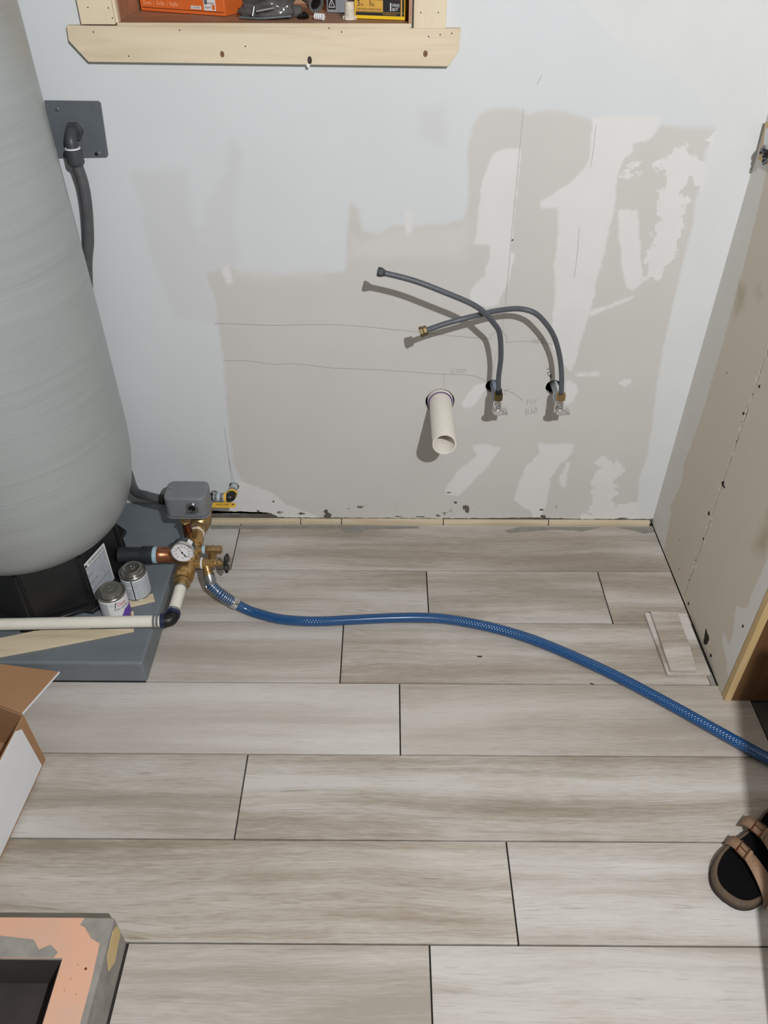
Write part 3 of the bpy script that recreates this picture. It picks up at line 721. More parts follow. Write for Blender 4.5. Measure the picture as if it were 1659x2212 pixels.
text('lettering', '1', .0145, a + u * .030 + up * .0225 + e2, u, up, 'ink', t); text('lettering', 'lb', .009, a + u * .036 + up * .0225 + e2, u, up, 'ink', t)
text('lettering', 'STAR DRIVE EXTERIOR SCREWS', .0048, a + u * .005 + up * .0155 + e2, u, up, 'ink', t, width=L * .48)
text('lettering', 'FREE', .0075, a + u * L * .74 + up * .0225 + e2, u, up, 'white_paper', t, width=L * .14); text('lettering', 'BIT', .0075, a + u * L * .74 + up * .0155 + e2, u, up, 'white_paper', t, width=L * .11)
dec('bit_icon', L * .70, L * .722, .015, .029, 'white_paper')
text('lettering', 'GripRite.com', .0035, a + u * L * .56 + up * .0085 + e2, u, up, 'gold_ink', t, width=L * .26)

a, u, n, L = yawbox(fl(706, 27, Z0), fl(764, 29, Z0), .05, .1)
t = thing('silver_carton', 'silver carton with a black warning triangle behind the white plug', 'box', a + u * L / 2)
prism('carton', [a, a + u * (L + .03), a + u * (L + .03) + n * .05, a + n * .05], (0, 0, .085), 'silver_card', t, bevel=.001)
e = -n * .0005
prism('warning_patch', [a + u * .003 + up * .006 + e * .5, a + u * .020 + up * .006 + e * .5, a + u * .020 + up * .030 + e * .5, a + u * .003 + up * .030 + e * .5], e * .4, 'ink', t)
tri = [a + u * .005 + up * .010, a + u * .018 + up * .010, a + u * .0115 + up * .024]
bm = bmesh.new()
for i in range(3): ribbon_bm([tri[i] + e * 1.4, tri[(i + 1) % 3] + e * 1.4], .0012, -n, bm)
finish('warning_triangle', bm, 'white_paper', t, 0)
text('warning_mark', '!', .010, a + u * .0098 + up * .0115 + e * 1.5, u, up, 'white_paper', t)

p = fl(755, 44, Z0)
t = thing('threaded_plug', 'small white threaded plastic plug standing beside the yellow box', 'plug', p)
prof = [(0, .0125), (.005, .0125), (.006, .0108)] + [(.007 + .0012 * i, .0108 - (.0008 if i % 2 else 0) - .0002 * i / 4) for i in range(12)] + [(.022, .0098), (.030, .0098), (.031, .008)]
lathe('body', (p.x, p.y + .012, Z0), (0, 0, 1), prof, 'plug', t, 24)
for i in range(6):
    q = Vector((p.x, p.y + .012, Z0)) + Vector((math.cos(i * 1.047), math.sin(i * 1.047), 0)) * .0118
    box('lug', (q.x - .0022, q.y - .0022, Z0), (q.x + .0022, q.y + .0022, Z0 + .0065), 'plug', t, bevel=.0006)

def lumpy(name, c, r, mat, parent, amp=.25, seed=0, floor_z=None, sub=4):
    bm = bmesh.new(); bmesh.ops.create_icosphere(bm, subdivisions=sub, radius=1.)
    for v in bm.verts:
        d = v.co.normalized(); k = 1 + amp * mnoise.noise(d * 1.7 + Vector((seed, seed * 2.1, 0))) + amp * .4 * mnoise.noise(d * 4.5 + Vector((seed, 0, 3)))
        v.co = Vector(c) + Vector((d.x * r[0], d.y * r[1], d.z * r[2])) * k
        if floor_z is not None: v.co.z = max(v.co.z, floor_z)
    return finish(name, bm, mat, parent, 60)
p = fl(575, 44, Z0)
t = thing('plastic_pouch', 'crumpled dark clear pouch of black hardware lying on the shelf', 'pouch', (p.x, p.y + .03, Z0))
lumpy('pouch_bag', (p.x + .005, p.y + .042, Z0 + .016), (.060, .030, .026), 'pouch', t, .35, 3, Z0)
tube('seal_strip', [(p.x - .055, p.y + .01, Z0 + .004), (p.x - .01, p.y + .004, Z0 + .003), (p.x + .05, p.y + .012, Z0 + .006)], .0022, 'slate', t, 8)
cyl('bolt', (p.x - .028, p.y + .006, Z0 + .006), (p.x - .024, p.y + .012, Z0 + .022), .003, 'zinc', t, 12)
cyl('bolt', (p.x - .02, p.y + .010, Z0 + .014), (p.x + .016, p.y + .012, Z0 + .020), .0032, 'zinc', t, 12)
p2 = fl(548, 30, Z0)
t = thing('black_roll', 'black rubber roll behind the dark pouch', 'roll', (p2.x, p2.y + .05, Z0))
cyl('roll_body', (p2.x - .015, p2.y + .075, Z0 + .0285), (p2.x + .05, p2.y + .095, Z0 + .0285), .028, 'black', t, 28, .003)
cyl('roll_core', (p2.x - .0165, p2.y + .0745, Z0 + .0285), (p2.x - .0152, p2.y + .075, Z0 + .0285), .012, 'slate_dark', t, 20)
p = fl(678, 40, Z0)
t = thing('pipe_fitting', 'grey elbow pipe fitting with open dark end between pouch and silver carton', 'fitting', (p.x, p.y + .02, Z0))
ax = Vector((.45, -.75, -.25)).normalized(); c = Vector((p.x + .000, p.y + .036, Z0 + .024))
finish('elbow_body', lathe_bm(c - ax * .028, ax, [(0, .012), (.022, .013), (.023, .0165), (.036, .0165), (.0362, .0125), (.030, .0115), (.0299, .0001)], 28, None, False), 'fit_grey', t)
cyl('bore', c + ax * .0015, c + ax * .0025, .0116, 'black', t, 24)
tube('branch', [c - ax * .022, c - ax * .03 + Vector((-.012, 0, .006)), c - ax * .03 + Vector((-.028, 0, .012))], .0125, 'fit_grey', t, 20)
p = fl(694, 45, Z0)
t = thing('clear_nipple', 'short clear ribbed nipple lying in front of the grey fitting', 'fitting', (p.x, p.y + .01, Z0))
lathe('ribbed_body', (p.x - .012, p.y + .012, Z0 + .0065), Vector((.8, -.5, 0)), [(.0024 * i, .0062 - .001 * (i % 2)) for i in range(9)], 'white_paper', t, 20)
p = fl(655, 42, Z0)
t = thing('rubber_scrap', 'small black rubber scrap lying beside the dark pouch', 'scrap', (p.x, p.y + .01, Z0))
lumpy('scrap_body', (p.x, p.y + .008, Z0 + .005), (.011, .007, .006), 'black', t, .5, 9, Z0, 3)

# ------------------------------------------------------------------ concrete pad
PZ = .070; PADX = -.578; PADY = -.6175
pad = thing('concrete_pad', 'raised grey painted concrete pad under the pressure tank', 'pad', (-1.0, -.3, 0))
bm = box_bm((-1.9, PADY, .0006), (PADX, -.0006, PZ))
finish('slab', bm, 'pad', pad, 35, .006, 3)

# ------------------------------------------------------------------ pressure tank
TC = Vector((-.898, -.300, 0)); TR = .279
tank = thing('pressure_tank', 'tall grey fibre wound pressure tank on a black base', 'tank', (TC.x, TC.y, PZ))
zs = []
h, ee, z0 = .519, 4.623, .737
for i in range(26):
    r = .19 + (TR - .19) * (i / 25) ** .7
    q = (1 - (r / TR) ** ee) if r < TR else 0.
    zs.append((z0 - h * max(q, 0) ** (1 / ee), r))
prof = [(zs[0][0] - .02, .17)] + zs[:]
prof = [(z, r - .013 * max(0, (z - .45)) / .9 if z > .45 else r) for z, r in prof]
prof += [(.95, TR - .0075), (1.15, TR - .0115), (1.35, TR - .014), (1.62, TR - .02), (1.72, .22), (1.77, .14), (1.79, .02)]
lathe('shell', (TC.x, TC.y, 0), (0, 0, 1), prof, 'tank', tank, 96, smooth=60)
zb = zs[0][0]
A0 = R_(-40)
def octo(r, z, k=8): return [Vector((TC.x + r * math.cos(A0 + i * R_(45)), TC.y + r * math.sin(A0 + i * R_(45)), z)) for i in range(k)]
RB = .198
prism('skirt', octo(RB - .004, PZ + .0005), (0, 0, zb - .004 - PZ), 'black_plastic', tank, smooth=10)
for i in range(8):
    a0, b0 = octo(RB, 0)[i], octo(RB, 0)[(i + 1) % 8]
    d = (b0 - a0); L = d.length; d.normalize(); nn = Vector((d.y, -d.x, 0))
    s0, s1 = a0 + d * .010, b0 - d * .010
    pts = [s0 + nn * -.004 + up * (PZ + .016), s1 + nn * -.004 + up * (PZ + .016), s1 * .985 + TC * .015 + nn * -.004 + up * (zb - .002), s0 * .985 + TC * .015 + nn * -.004 + up * (zb - .002)]
    prism('skirt_panel', pts, nn * .0045, 'black_plastic', tank, bevel=.002)
    cyl('skirt_rib', a0 + up * (PZ + .01), (a0 * .985 + TC * .015) + up * (zb - .003), .006, 'black_plastic', tank, 10)
# foot flange with bolt lugs
fl_pts = []
for i in range(8):
    aa = A0 + i * R_(45)
    for da, rr in ((-.17, RB + .006), (-.10, RB + .026), (.10, RB + .026), (.17, RB + .006)):
        fl_pts.append(Vector((TC.x + rr * math.cos(aa + da), TC.y + rr * math.sin(aa + da), PZ + .0006)))
prism('foot_flange', fl_pts, (0, 0, .012), 'black_plastic', tank, bevel=.002)
for i in (0, 7, 1):
    aa = A0 + i * R_(45); c = Vector((TC.x + (RB + .014) * math.cos(aa), TC.y + (RB + .014) * math.sin(aa), PZ + .0127))
    cyl('bolt_hole', c, c + up * .0006, .006, 'black', tank, 18)
# oval slot near the outlet
fa, fb = octo(RB, 0)[0], octo(RB, 0)[1]
fd = (fb - fa).normalized(); fnn = Vector((fd.y, -fd.x, 0)); fc = (fa + fb) / 2
sl = fb - fd * .030 + fnn * .0010 + up * (PZ + .062)
prism('slot', [sl + fd * .011 * math.cos(i * math.pi / 10) + up * .020 * math.sin(i * math.pi / 10) for i in range(20)], fnn * .0006, 'black', tank)
# warning label on the facet
def fpt(px, py): return atplane(px, py, fa + fnn * .0012, fnn)
lc = [fpt(170, 1222), fpt(222, 1183), fpt(252, 1250), fpt(205, 1296)]
lo = (lc[0] + lc[3]) / 2; 
xs = [(p - fa).dot(fd) for p in lc]; zz = [p.z for p in lc]
lx0, lx1 = (xs[0] + xs[3]) / 2, (xs[1] + xs[2]) / 2; lz1, lz0 = (zz[0] + zz[1]) / 2, (zz[2] + zz[3]) / 2
def LP(sx, sz): return fa + fd * (lx0 + (lx1 - lx0) * sx) + up * (lz0 + (lz1 - lz0) * sz) + fnn * .0014
wlab = prism('warning_label', [LP(0, .02), LP(.02, 0), LP(.98, 0), LP(1, .02), LP(1, .98), LP(.98, 1), LP(.02, 1), LP(0, .98)], fnn * .0004, 'white_paper', tank)
wlab['label'] = 'white WARNING label with fine print'
W_ = lx1 - lx0; H_ = lz1 - lz0
text('lettering', 'WARNING', .0135, LP(.24, .885) + fnn * .0006, fd, up, 'ink', wlab, width=W_ * .70)
prism('warning_triangle', [LP(.07, .885) + fnn * .0006, LP(.19, .885) + fnn * .0006, LP(.13, .965) + fnn * .0006], fnn * .0002, 'ink', wlab)
prism('fine_print', [LP(.05, .05) + fnn * .0006, LP(.95, .05) + fnn * .0006, LP(.95, .84) + fnn * .0006, LP(.05, .84) + fnn * .0006], fnn * .0001, 'fine_print', wlab)
for s_, w_ in ((.84, .9), (.66, .25), (.47, .4), (.30, .85), (.18, .3)):
    prism('rule_line', [LP(.05, s_) + fnn * .0009, LP(.05 + w_, s_) + fnn * .0009, LP(.05 + w_, s_ + .012) + fnn * .0009, LP(.05, s_ + .012) + fnn * .0009], fnn * .0001, 'slate', wlab)

# ------------------------------------------------------------------ electrical cover plate with conduit running down behind the tank to the switch
PY = -.006
cov = thing('conduit_cover_plate', 'square dark grey steel plate with conduit elbow on the wall beside the tank', 'conduit', (-.67, 0, 1.04))
tr_, br_ = wl(216, 219, PY), wl(233, 340, PY); bl_ = wl(150, 342, PY)
plate = [(tr_.x - .118, PY, tr_.z + .001), (tr_.x - .004, PY, tr_.z), (tr_.x, PY, tr_.z - .004), (br_.x + .001, PY, br_.z + .004), (br_.x - .003, PY, br_.z), (br_.x - .115, PY, bl_.z)]
prism('plate', plate, (0, -PY - .0005, 0), 'slate', cov, bevel=.001)
bmx = wl(213, 331, PY - .001)
lathe('screw', (bmx.x, PY, bmx.z), (0, -1, 0), [(0, .0042), (.0015, .004), (.0022, .002)], 'zinc', cov, 16)
lathe('screw', (wl(124, 236, PY).x, PY, wl(124, 236, PY).z), (0, -1, 0), [(0, .0042), (.0015, .004), (.0022, .002)], 'zinc', cov, 16)
cyl('key_hole', (bmx.x - .006, PY - .0001, bmx.z - .002), (bmx.x - .006, PY - .0006, bmx.z - .002), .0035, 'black', cov, 16)
ec = wl(160, 284, PY - .006)
hexnut('hex_nut', (ec.x, PY, ec.z), (ec.x, PY - .010, ec.z), .0195, 'slate_dark', cov)
tube('elbow', [(ec.x, PY - .009, ec.z), (ec.x, PY - .026, ec.z), (ec.x + .0005, PY - .038, ec.z - .012), (ec.x + .001, PY - .040, ec.z - .028)], .0125, 'slate_dark', cov, 20)
c0 = Vector((ec.x + .001, PY - .040, ec.z - .024))
lathe('seal_ring', c0, (0, 0, -1), [(0, .016), (.0025, .0165), (.003, .0155)], 'white_paper', cov, 28)
lathe('collar', c0 - up * .003, (.02, .0, -1), [(0, .0175), (.026, .0185), (.030, .017), (.034, .0135)], 'slate_dark', cov, 28)
cst = c0 + Vector((.001, 0, -.034))
path = [cst, at(180, 400, 1, -.046), at(188, 455, 1, -.045), at(191, 520, 1, -.042), at(188, 585, 1, -.040), (-.742, -.036, .62), (-.738, -.034, .44), (-.735, -.05, .33), (-.715, -.085, .24), at(292, 1061, 1, -.14), at(318, 1071, 1, -.175), at(340, 1077, 1, -.19), at(356, 1079, 1, -.195)]
tube('conduit', path, .0125, 'conduit', cov, 18)
cyl('conduit_connector', at(347, 1078, 1, -.193), at(357, 1079, 1, -.195), .0150, 'black', cov, 20)

# ------------------------------------------------------------------ tank manifold (brass), all on one axis along Y at x = AX
AX, AZ, TY = -.5135, .140, -.311
man = thing('tank_manifold', 'brass and copper pipe cross joining the tank outlet to the valves', 'pipe fitting', (AX, TY, AZ))
cyl('outlet_pipe', (-.6995, TY, AZ), (-.622, TY, AZ), .0205, 'outlet_black', man, 28)
lathe('outlet_collar', (-.640, TY, AZ), (1, 0, 0), [(0, .0225), (.004, .0240), (.030, .0240), (.031, .0215)], 'outlet_black', man, 28)
cyl('thread_compound', (-.609, TY, AZ), (-.598, TY, AZ), .0222, 'ptfe', man, 28)
lathe('copper_adapter', (-.598, TY, AZ), (1, 0, 0), [(0, .0222), (.012, .0222), (.014, .0210), (.046, .0210), (.060, .0212)], 'copper', man, 28)
finish('cross_body', lathe_bm((AX, -.395, AZ), (0, 1, 0), [(0, .0235), (.004, .0245), (.022, .0245), (.026, .021), (.055, .0225), (.095, .0235), (.12, .021), (.122, .0245), (.150, .0245), (.154, .020), (.170, .019)], 32), 'brass', man)
lathe('side_boss', (AX - .030, TY, AZ), (1, 0, 0), [(0, .0235), (.014, .0245), (.030, .0225)], 'brass_dull', man, 28)
hexnut('hex_collar', (AX, -.408, AZ), (AX, -.390, AZ), .0255, 'brass', man)
cyl('relief_boss', (AX, -.292, AZ + .002), (AX + .029, -.292, AZ + .002), .0135, 'brass_dull', man, 24)
cyl('drain_boss', (AX, -.340, AZ - .002), (AX + .034, -.340, AZ - .002), .0125, 'brass', man, 24)
cyl('gauge_boss', (AX, -.345, AZ + .015), (AX, -.345, AZ + .030), .010, 'brass', man, 20)
cyl('switch_riser', (AX - .017, -.240, AZ + .004), (AX - .017, -.240, .198), .0120, 'copper_dark', man, 20)

# ball valve on the line towards the wall
bv = thing('ball_valve', 'brass ball valve with yellow lever handle behind the pressure switch', 'valve', (AX, -.15, AZ))
lathe('valve_body', (AX, -.2235, AZ), (0, 1, 0), [(0, .0195), (.003, .0235), (.020, .0235), (.024, .021), (.030, .027), (.052, .0305), (.075, .0285), (.092, .022), (.096, .0245), (.115, .0245), (.118, .020)], 'brass_dull', bv, 32)
cyl('white_seal', (AX, -.2250, AZ), (AX, -.2175, AZ), .0215, 'white_paper', bv, 28)
cyl('stem', (AX, -.150, AZ + .025), (AX, -.150, AZ + .038), .007, 'brass', bv, 16)
hy = -.150; hz = AZ + .0385
hp = [(AX - .014, hy - .009), (AX + .05, hy - .0105), (AX + .092, hy - .0105), (AX + .0995, hy - .006), (AX + .101, hy), (AX + .0995, hy + .006), (AX + .092, hy + .0095), (AX + .05, hy + .0095), (AX - .014, hy + .009)]
lev = prism('lever_handle', [(x, y, hz) for x, y in hp], (0, 0, .0035), 'yellow', bv, bevel=.001)
lev['label'] = 'yellow vinyl lever handle'
text('lettering', 'WOG 600', .011, (AX + .045, hy - .0045, hz + .0038), (1, 0, 0), (0, 1, 0), 'ink', lev, width=.036)
cyl('handle_hole', (AX + .092, hy, hz + .0036), (AX + .092, hy, hz + .0040), .0028, 'black', lev, 12)
hexnut('handle_nut', (AX, hy, hz + .0036), (AX, hy, hz + .009), .008, 'zinc', bv)

# pipe from the valve into the wall with yellow-ringed elbow
pw = thing('wall_pipe_elbow', 'grey pipe with black elbow and yellow rings entering the wall low down', 'pipe', (-.448, -.05, .13))
EY = -.052; ez = .130
cyl('pipe_piece', (AX, -.1035, .136), (AX, EY - .012, .133), .0115, 'gray_pex', pw, 20)
tube('first_elbow', [(AX, EY - .014, .133), (AX + .001, EY - .002, .132), (AX + .014, EY, .131)], .0135, 'black', pw, 18)
cyl('pipe_run', (AX + .012, EY, .131), (-.462, EY, ez), .0112, 'gray_pex', pw, 20)
for x in (AX + .022, -.474):
    cyl('crimp_ring', (x - .004, EY, .1307), (x + .004, EY, .1305), .0132, 'zinc', pw, 20)
    box('ring_ear', (x - .004, EY - .0165, .128), (x + .004, EY - .0128, .133), 'zinc', pw, bevel=.001)
cyl('yellow_ring', (-.467, EY, ez), (-.460, EY, ez), .0150, 'yellow_ring', pw, 24)
tube('elbow', [(-.461, EY, ez), (-.450, EY + .001, ez), (-.4478, EY + .012, ez), (-.4476, EY + .018, ez)], .0132, 'black', pw, 18)
cyl('yellow_ring', (-.4476, EY + .015, ez), (-.4476, EY + .022, ez), .0150, 'yellow_ring', pw, 24)
cyl('crimp_ring', (-.4476, EY + .026, ez), (-.4476, EY + .034, ez), .0130, 'zinc', pw, 20)
cyl('pipe_end', (-.4476, EY + .018, ez), (-.4476, .07, ez), .0112, 'gray_pex', pw, 20)

# ivory pipe: from the front of the cross down to a navy elbow, then along the pad
ip = thing('ivory_pipe', 'ivory plastic pipe with navy elbow running from brass cross across the pad', 'pipe', (-.7, -.545, PZ))
EYf = -.5405
lathe('insert_fitting', (AX, -.4085, AZ), (0, -1, 0), [(0, .0185), (.004, .0215), (.010, .0215), (.011, .0175), (.024, .0165)], 'brass_dull', ip, 28)
cyl('crimp_ring', (AX, -.424, AZ), (AX, -.436, AZ), .0162, 'zinc', ip, 24)
cyl('pipe_run', (AX, -.428, AZ), (AX, EYf + .020, AZ), .0143, 'pex', ip, 24)
cyl('crimp_ring', (AX, EYf + .030, AZ), (AX, EYf + .018, AZ), .0156, 'zinc', ip, 24)
tube('elbow', [(AX, EYf + .019, AZ), (AX, EYf + .005, AZ), (AX - .006, EYf - .003, AZ), (AX - .02, EYf - .005, AZ)], .0160, 'black', ip, 20)
cyl('elbow_collar', (AX, EYf + .021, AZ), (AX, EYf + .011, AZ), .0180, 'navy', ip, 24)
cyl('elbow_collar', (AX - .014, EYf - .0045, AZ), (AX - .024, EYf - .0055, AZ), .0175, 'navy', ip, 24)
for x in (AX - .028, AX - .036): cyl('crimp_ring', (x, EYf - .0058, AZ), (x - .0055, EYf - .006, AZ), .0157, 'zinc', ip, 24)
cyl('pipe_run', (AX - .022, EYf - .0055, AZ), (-.933, EYf - .019, AZ), .0143, 'pex', ip, 24)
lathe('coupling', (-.926, EYf - .0188, AZ), (-1, -.03, 0), [(0, .0158), (.05, .0158), (.052, .0148), (.16, .0148)], 'black_plastic', ip, 24)

# pressure switch
ps = thing('pressure_switch', 'grey metal pressure switch box with rounded cover above the brass valve', 'switch', (-.525, -.2, .2))
bx0, bx1, by0, by1, bz0, bz1 = -.5815, -.4715, -.238, -.158, .2035, .270
def rrect(x0, x1, y0, y1, r, n=5):
    out = []
    for cx_, cy_, a_ in ((x1 - r, y0 + r, -90), (x1 - r, y1 - r, 0), (x0 + r, y1 - r, 90), (x0 + r, y0 + r, 180)):
        for i in range(n + 1): out.append((cx_ + r * math.cos(R_(a_ + 90 * i / n)), cy_ + r * math.sin(R_(a_ + 90 * i / n))))
    return out
rr_ = rrect(bx0, bx1, by0, by1, .018)
bm = prism_bm([(x, y, bz0 + .003) for x, y in rr_], (0, 0, bz1 - bz0 - .003))
finish('cover', bm, 'switch_grey', ps, 35, .005, 3)
prism('base_plate', [(x * 1. , y, bz0) for x, y in rrect(bx0 - .002, bx1 + .002, by0 - .002, by1 + .002, .019)], (0, 0, .0035), 'switch_grey', ps, bevel=.001)
lathe('cover_screw', (bx0 + .014, by0 + .045, bz1 - .0005), (0, 0, 1), [(0, .0048), (.002, .0045), (.003, .002)], 'zinc', ps, 16)
# cable knockout on the front with zinc bracket
kx, kz = wl(415, 1097, by0 - .001).x, wl(415, 1097, by0 - .001).z
kp = [(kx - .017, kz - .014), (kx + .017, kz - .014), (kx + .0165, kz - .004)] + [(kx + .015 * math.cos(R_(a_)), kz + .002 + .015 * math.sin(R_(a_))) for a_ in range(0, 181, 20)] + [(kx - .0165, kz - .004)]
prism('bracket', [(x, by0 - .0006, z) for x, z in kp], (0, -.0022, 0), 'zinc', ps, bevel=.0006)
lathe('knockout_ring', (kx, by0 - .003, kz + .001), (0, -1, 0), [(0, .0125), (.003, .0125), (.0032, .0098), (.0005, .0096)], 'zinc', ps, 28, False)
cyl('knockout_hole', (kx, by0 - .0031, kz + .001), (kx, by0 - .0036, kz + .001), .0098, 'black', ps, 24)
box('bracket_foot', (kx - .019, by0 - .008, kz - .016), (kx + .019, by0 - .001, kz - .0138), 'zinc', ps, bevel=.0006)
hexnut('switch_nut', (AX - .017, -.246, .1985), (AX - .017, -.246, .2034), .0145, 'brass_dull', ps)

# pressure gauge
gg = thing('pressure_gauge', 'round white faced pressure gauge on the brass cross', 'gauge', (AX, -.345, AZ + .03))
gd = Vector((0, -1, .12)).normalized(); GC = Vector((AX + .0005, -.368, .2005))
lathe('case', GC - gd * .028, gd, [(0, .026), (.002, .0285), (.024, .0285)], 'slate_dark', gg, 40)
lathe('bezel', GC - gd * .007, gd, [(0, .0288), (.001, .0302), (.007, .0302), (.009, .029), (.0092, .0262), (.0078, .0258)], 'chrome', gg, 48, False)
cyl('stem', (AX, -.345, AZ + .0302), (AX, -.352, .176), .0075, 'brass', gg, 16)
dial = lathe('dial', GC - gd * .002, gd, [(0, .0262), (.0022, .0262)], 'white_paper', gg, 48)
gu = Vector((1, 0, 0)); gv = gu.cross(gd) * -1
gv = gd.cross(gu).normalized()
if gv.z < 0: gv = -gv
gp = GC + gd * .0005
bm = bmesh.new()
for i in range(41):
    a_ = R_(225 - i * 270 / 40); r0 = .0205 if i % 4 == 0 else .0225
    dv = gu * math.cos(a_) + gv * math.sin(a_)
    ribbon_bm([gp + dv * r0, gp + dv * .0245], .0007 if i % 4 == 0 else .0004, gd, bm)
finish('tick_marks', bm, 'ink', dial, 0)
for i in range(11):
    a_ = R_(225 - i * 27); dv = gu * math.cos(a_) + gv * math.sin(a_)
    text('numeral', str(i * 10), .0062, gp + dv * .0172 - gv * .002, gu, gv, 'ink', dial, 'CENTER')
text('lettering', 'PSI', .0045, gp - gv * .0185, gu, gv, 'ink', dial, 'CENTER')
nd = gu * -.50 + gv * .86
ndl = ribbon_bm([gp + gd * .0006 - nd * .016, gp + gd * .0006 - nd * .006], .0032, gd)
ribbon_bm([gp + gd * .0006 - nd * .006, gp + gd * .0006 + nd * .019], .0013, gd, ndl)
finish('needle', ndl, 'ink', gg, 0)
cyl('needle_hub', gp + gd * .0003, gp + gd * .0018, .0024, 'ink', gg, 16)
prism('case_sticker', [GC - gd * (.024 - .016 * k_) + (gu * math.cos(R_(t_)) + gv * math.sin(R_(t_))) * .0289 for k_, t_ in ((0, 62), (1, 62), (1, 35), (0, 35))], gd * .0003 + (gu + gv) * .0003, 'white_paper', gg)

# relief valve
rv = thing('relief_valve', 'short knurled brass relief valve beside the gauge', 'valve', (AX + .05, -.292, AZ))
lathe('thread_tape', (AX + .0292, -.292, AZ + .002), (1, 0, 0), [(0, .0112), (.005, .0116), (.008, .0108)], 'ptfe', rv, 24)
lathe('valve_body', (AX + .0372, -.292, AZ + .002), (1, 0, 0), [(0, .0105), (.004, .0120), (.009, .0120), (.010, .0105), (.014, .0105), (.015, .0125), (.022, .0125), (.024, .0112), (.037, .0116), (.041, .0116), (.043, .0095)], 'brass_dull', rv, 12, smooth=25)
cyl('outlet_port', (AX + .055, -.294, AZ + .000), (AX + .055, -.302, AZ - .020), .0115, 'brass_dull', rv, 20)

# drain valve with black handwheel
dv_ = thing('drain_valve', 'brass drain valve with black round handwheel', 'valve', (AX + .06, -.34, AZ))
DZ = AZ - .002
lathe('flange', (AX + .0342, -.340, DZ), (1, 0, 0), [(0, .0150), (.003, .0155), (.004, .0125)], 'white_paper', dv_, 28)
lathe('valve_body', (AX + .0384, -.340, DZ), (1, 0, 0), [(0, .0125), (.014, .0125), (.015, .0105), (.020, .0105), (.021, .0125), (.029, .0125), (.030, .0090), (.036, .0085)], 'brass', dv_, 24)
hexnut('packing_nut', (AX + .0744, -.340, DZ), (AX + .084, -.340, DZ), .0088, 'brass', dv_)
cyl('stem', (AX + .084, -.340, DZ), (AX + .0955, -.340, DZ), .0028, 'brass', dv_, 14)
hw = bmesh.new()
n_ = 40; rings = []
for k_, (dx, s_) in enumerate(((0., .82), (.002, .98), (.006, 1.), (.009, .94), (.010, .75))):
    rings.append([hw.verts.new((AX + .0955 + dx, -.340 + s_ * (.0235 + .0022 * math.cos(8 * 2 * math.pi * i / n_)) * math.cos(2 * math.pi * i / n_), DZ + s_ * (.0235 + .0022 * math.cos(8 * 2 * math.pi * i / n_)) * math.sin(2 * math.pi * i / n_))) for i in range(n_)])
for a_, b_ in zip(rings, rings[1:]):
    for i in range(n_): hw.faces.new((a_[i], a_[(i + 1) % n_], b_[(i + 1) % n_], b_[i]))
hw.faces.new(rings[0]); hw.faces.new(rings[-1])
finish('handwheel', hw, 'black', dv_, 45)
cyl('wheel_screw', (AX + .1055, -.340, DZ), (AX + .108, -.340, DZ), .0045, 'zinc', dv_, 14)
o0 = Vector((AX + .047, -.343, DZ - .004))
od = (fl(457, 1263, .092) - o0).normalized()
lathe('outlet', o0, od, [(0, .0118), (.016, .0118), (.017, .0135), (.024, .0135)], 'brass_dull', dv_, 24)

# blue hose
hs = thing('blue_hose', 'blue braided garden hose snaking from the brass drain valve over the tiles', 'hose', (0, -.45, 0))
o1 = o0 + od * .0243
HR = .0132
def fz(x, y, z): return fl(x, y, z)
hp_ = [o1 + od * .020, o1 + od * .030, fz(473, 1280, .075), fz(486, 1290, .060), fz(500, 1299, .046), fz(516, 1308, .032), fz(534, 1317, .020), fz(556, 1325, .0140)] + [fz(x, y, HR + .0006) for x, y in ((600, 1336.5), (650, 1341.5), (700, 1342), (760, 1339), (830, 1335.5), (900, 1334), (960, 1337), (1020, 1346.5), (1080, 1360), (1140, 1378), (1200, 1401), (1280, 1436), (1350, 1470), (1420, 1507), (1500, 1551), (1580, 1596), (1659, 1639), (1740, 1676), (1860, 1715))]
full = catmull(hp_, 10)
finish('hose_tube', tube_bm(full, HR, 24, None, True), 'hose', hs, 60)
lathe('coupling', o1, od, [(0, .0145), (.004, .0150), (.020, .0150), (.026, .0142), (.028, .0128)], 'zinc', hs, 32)
# spring guard: wire helix over the first part
seg = full[8:41]
Lc = [0]
for i in range(1, len(seg)): Lc.append(Lc[-1] + (seg[i] - seg[i - 1]).length)
turns = 11; hel = []
uu = frame_of(seg[1] - seg[0])[1]
for k_ in range(turns * 14 + 1):
    s_ = Lc[-1] * k_ / (turns * 14)
    i = min(max(j for j in range(len(Lc)) if Lc[j] <= s_ + 1e-9), len(seg) - 2); f_ = (s_ - Lc[i]) / (Lc[i + 1] - Lc[i])
    c = seg[i].lerp(seg[i + 1], f_); T = (seg[i + 1] - seg[i]).normalized(); uu = (uu - T * uu.dot(T)).normalized(); vv = T.cross(uu); a_ = 2 * math.pi * k_ / 14
    hel.append(c + (uu * math.cos(a_) + vv * math.sin(a_)) * (HR + .0010))
finish('spring_guard', tube_bm(hel, .0014, 6), 'zinc', hs, 60)
fi = 41
fa_, fb_ = full[fi], full[fi + 7]
lathe('ferrule', fa_, fb_ - fa_, [(0, .0140), (.002, .0148), ((fb_ - fa_).length * .9, .0148), ((fb_ - fa_).length, .0138)], 'chrome', hs, 32)

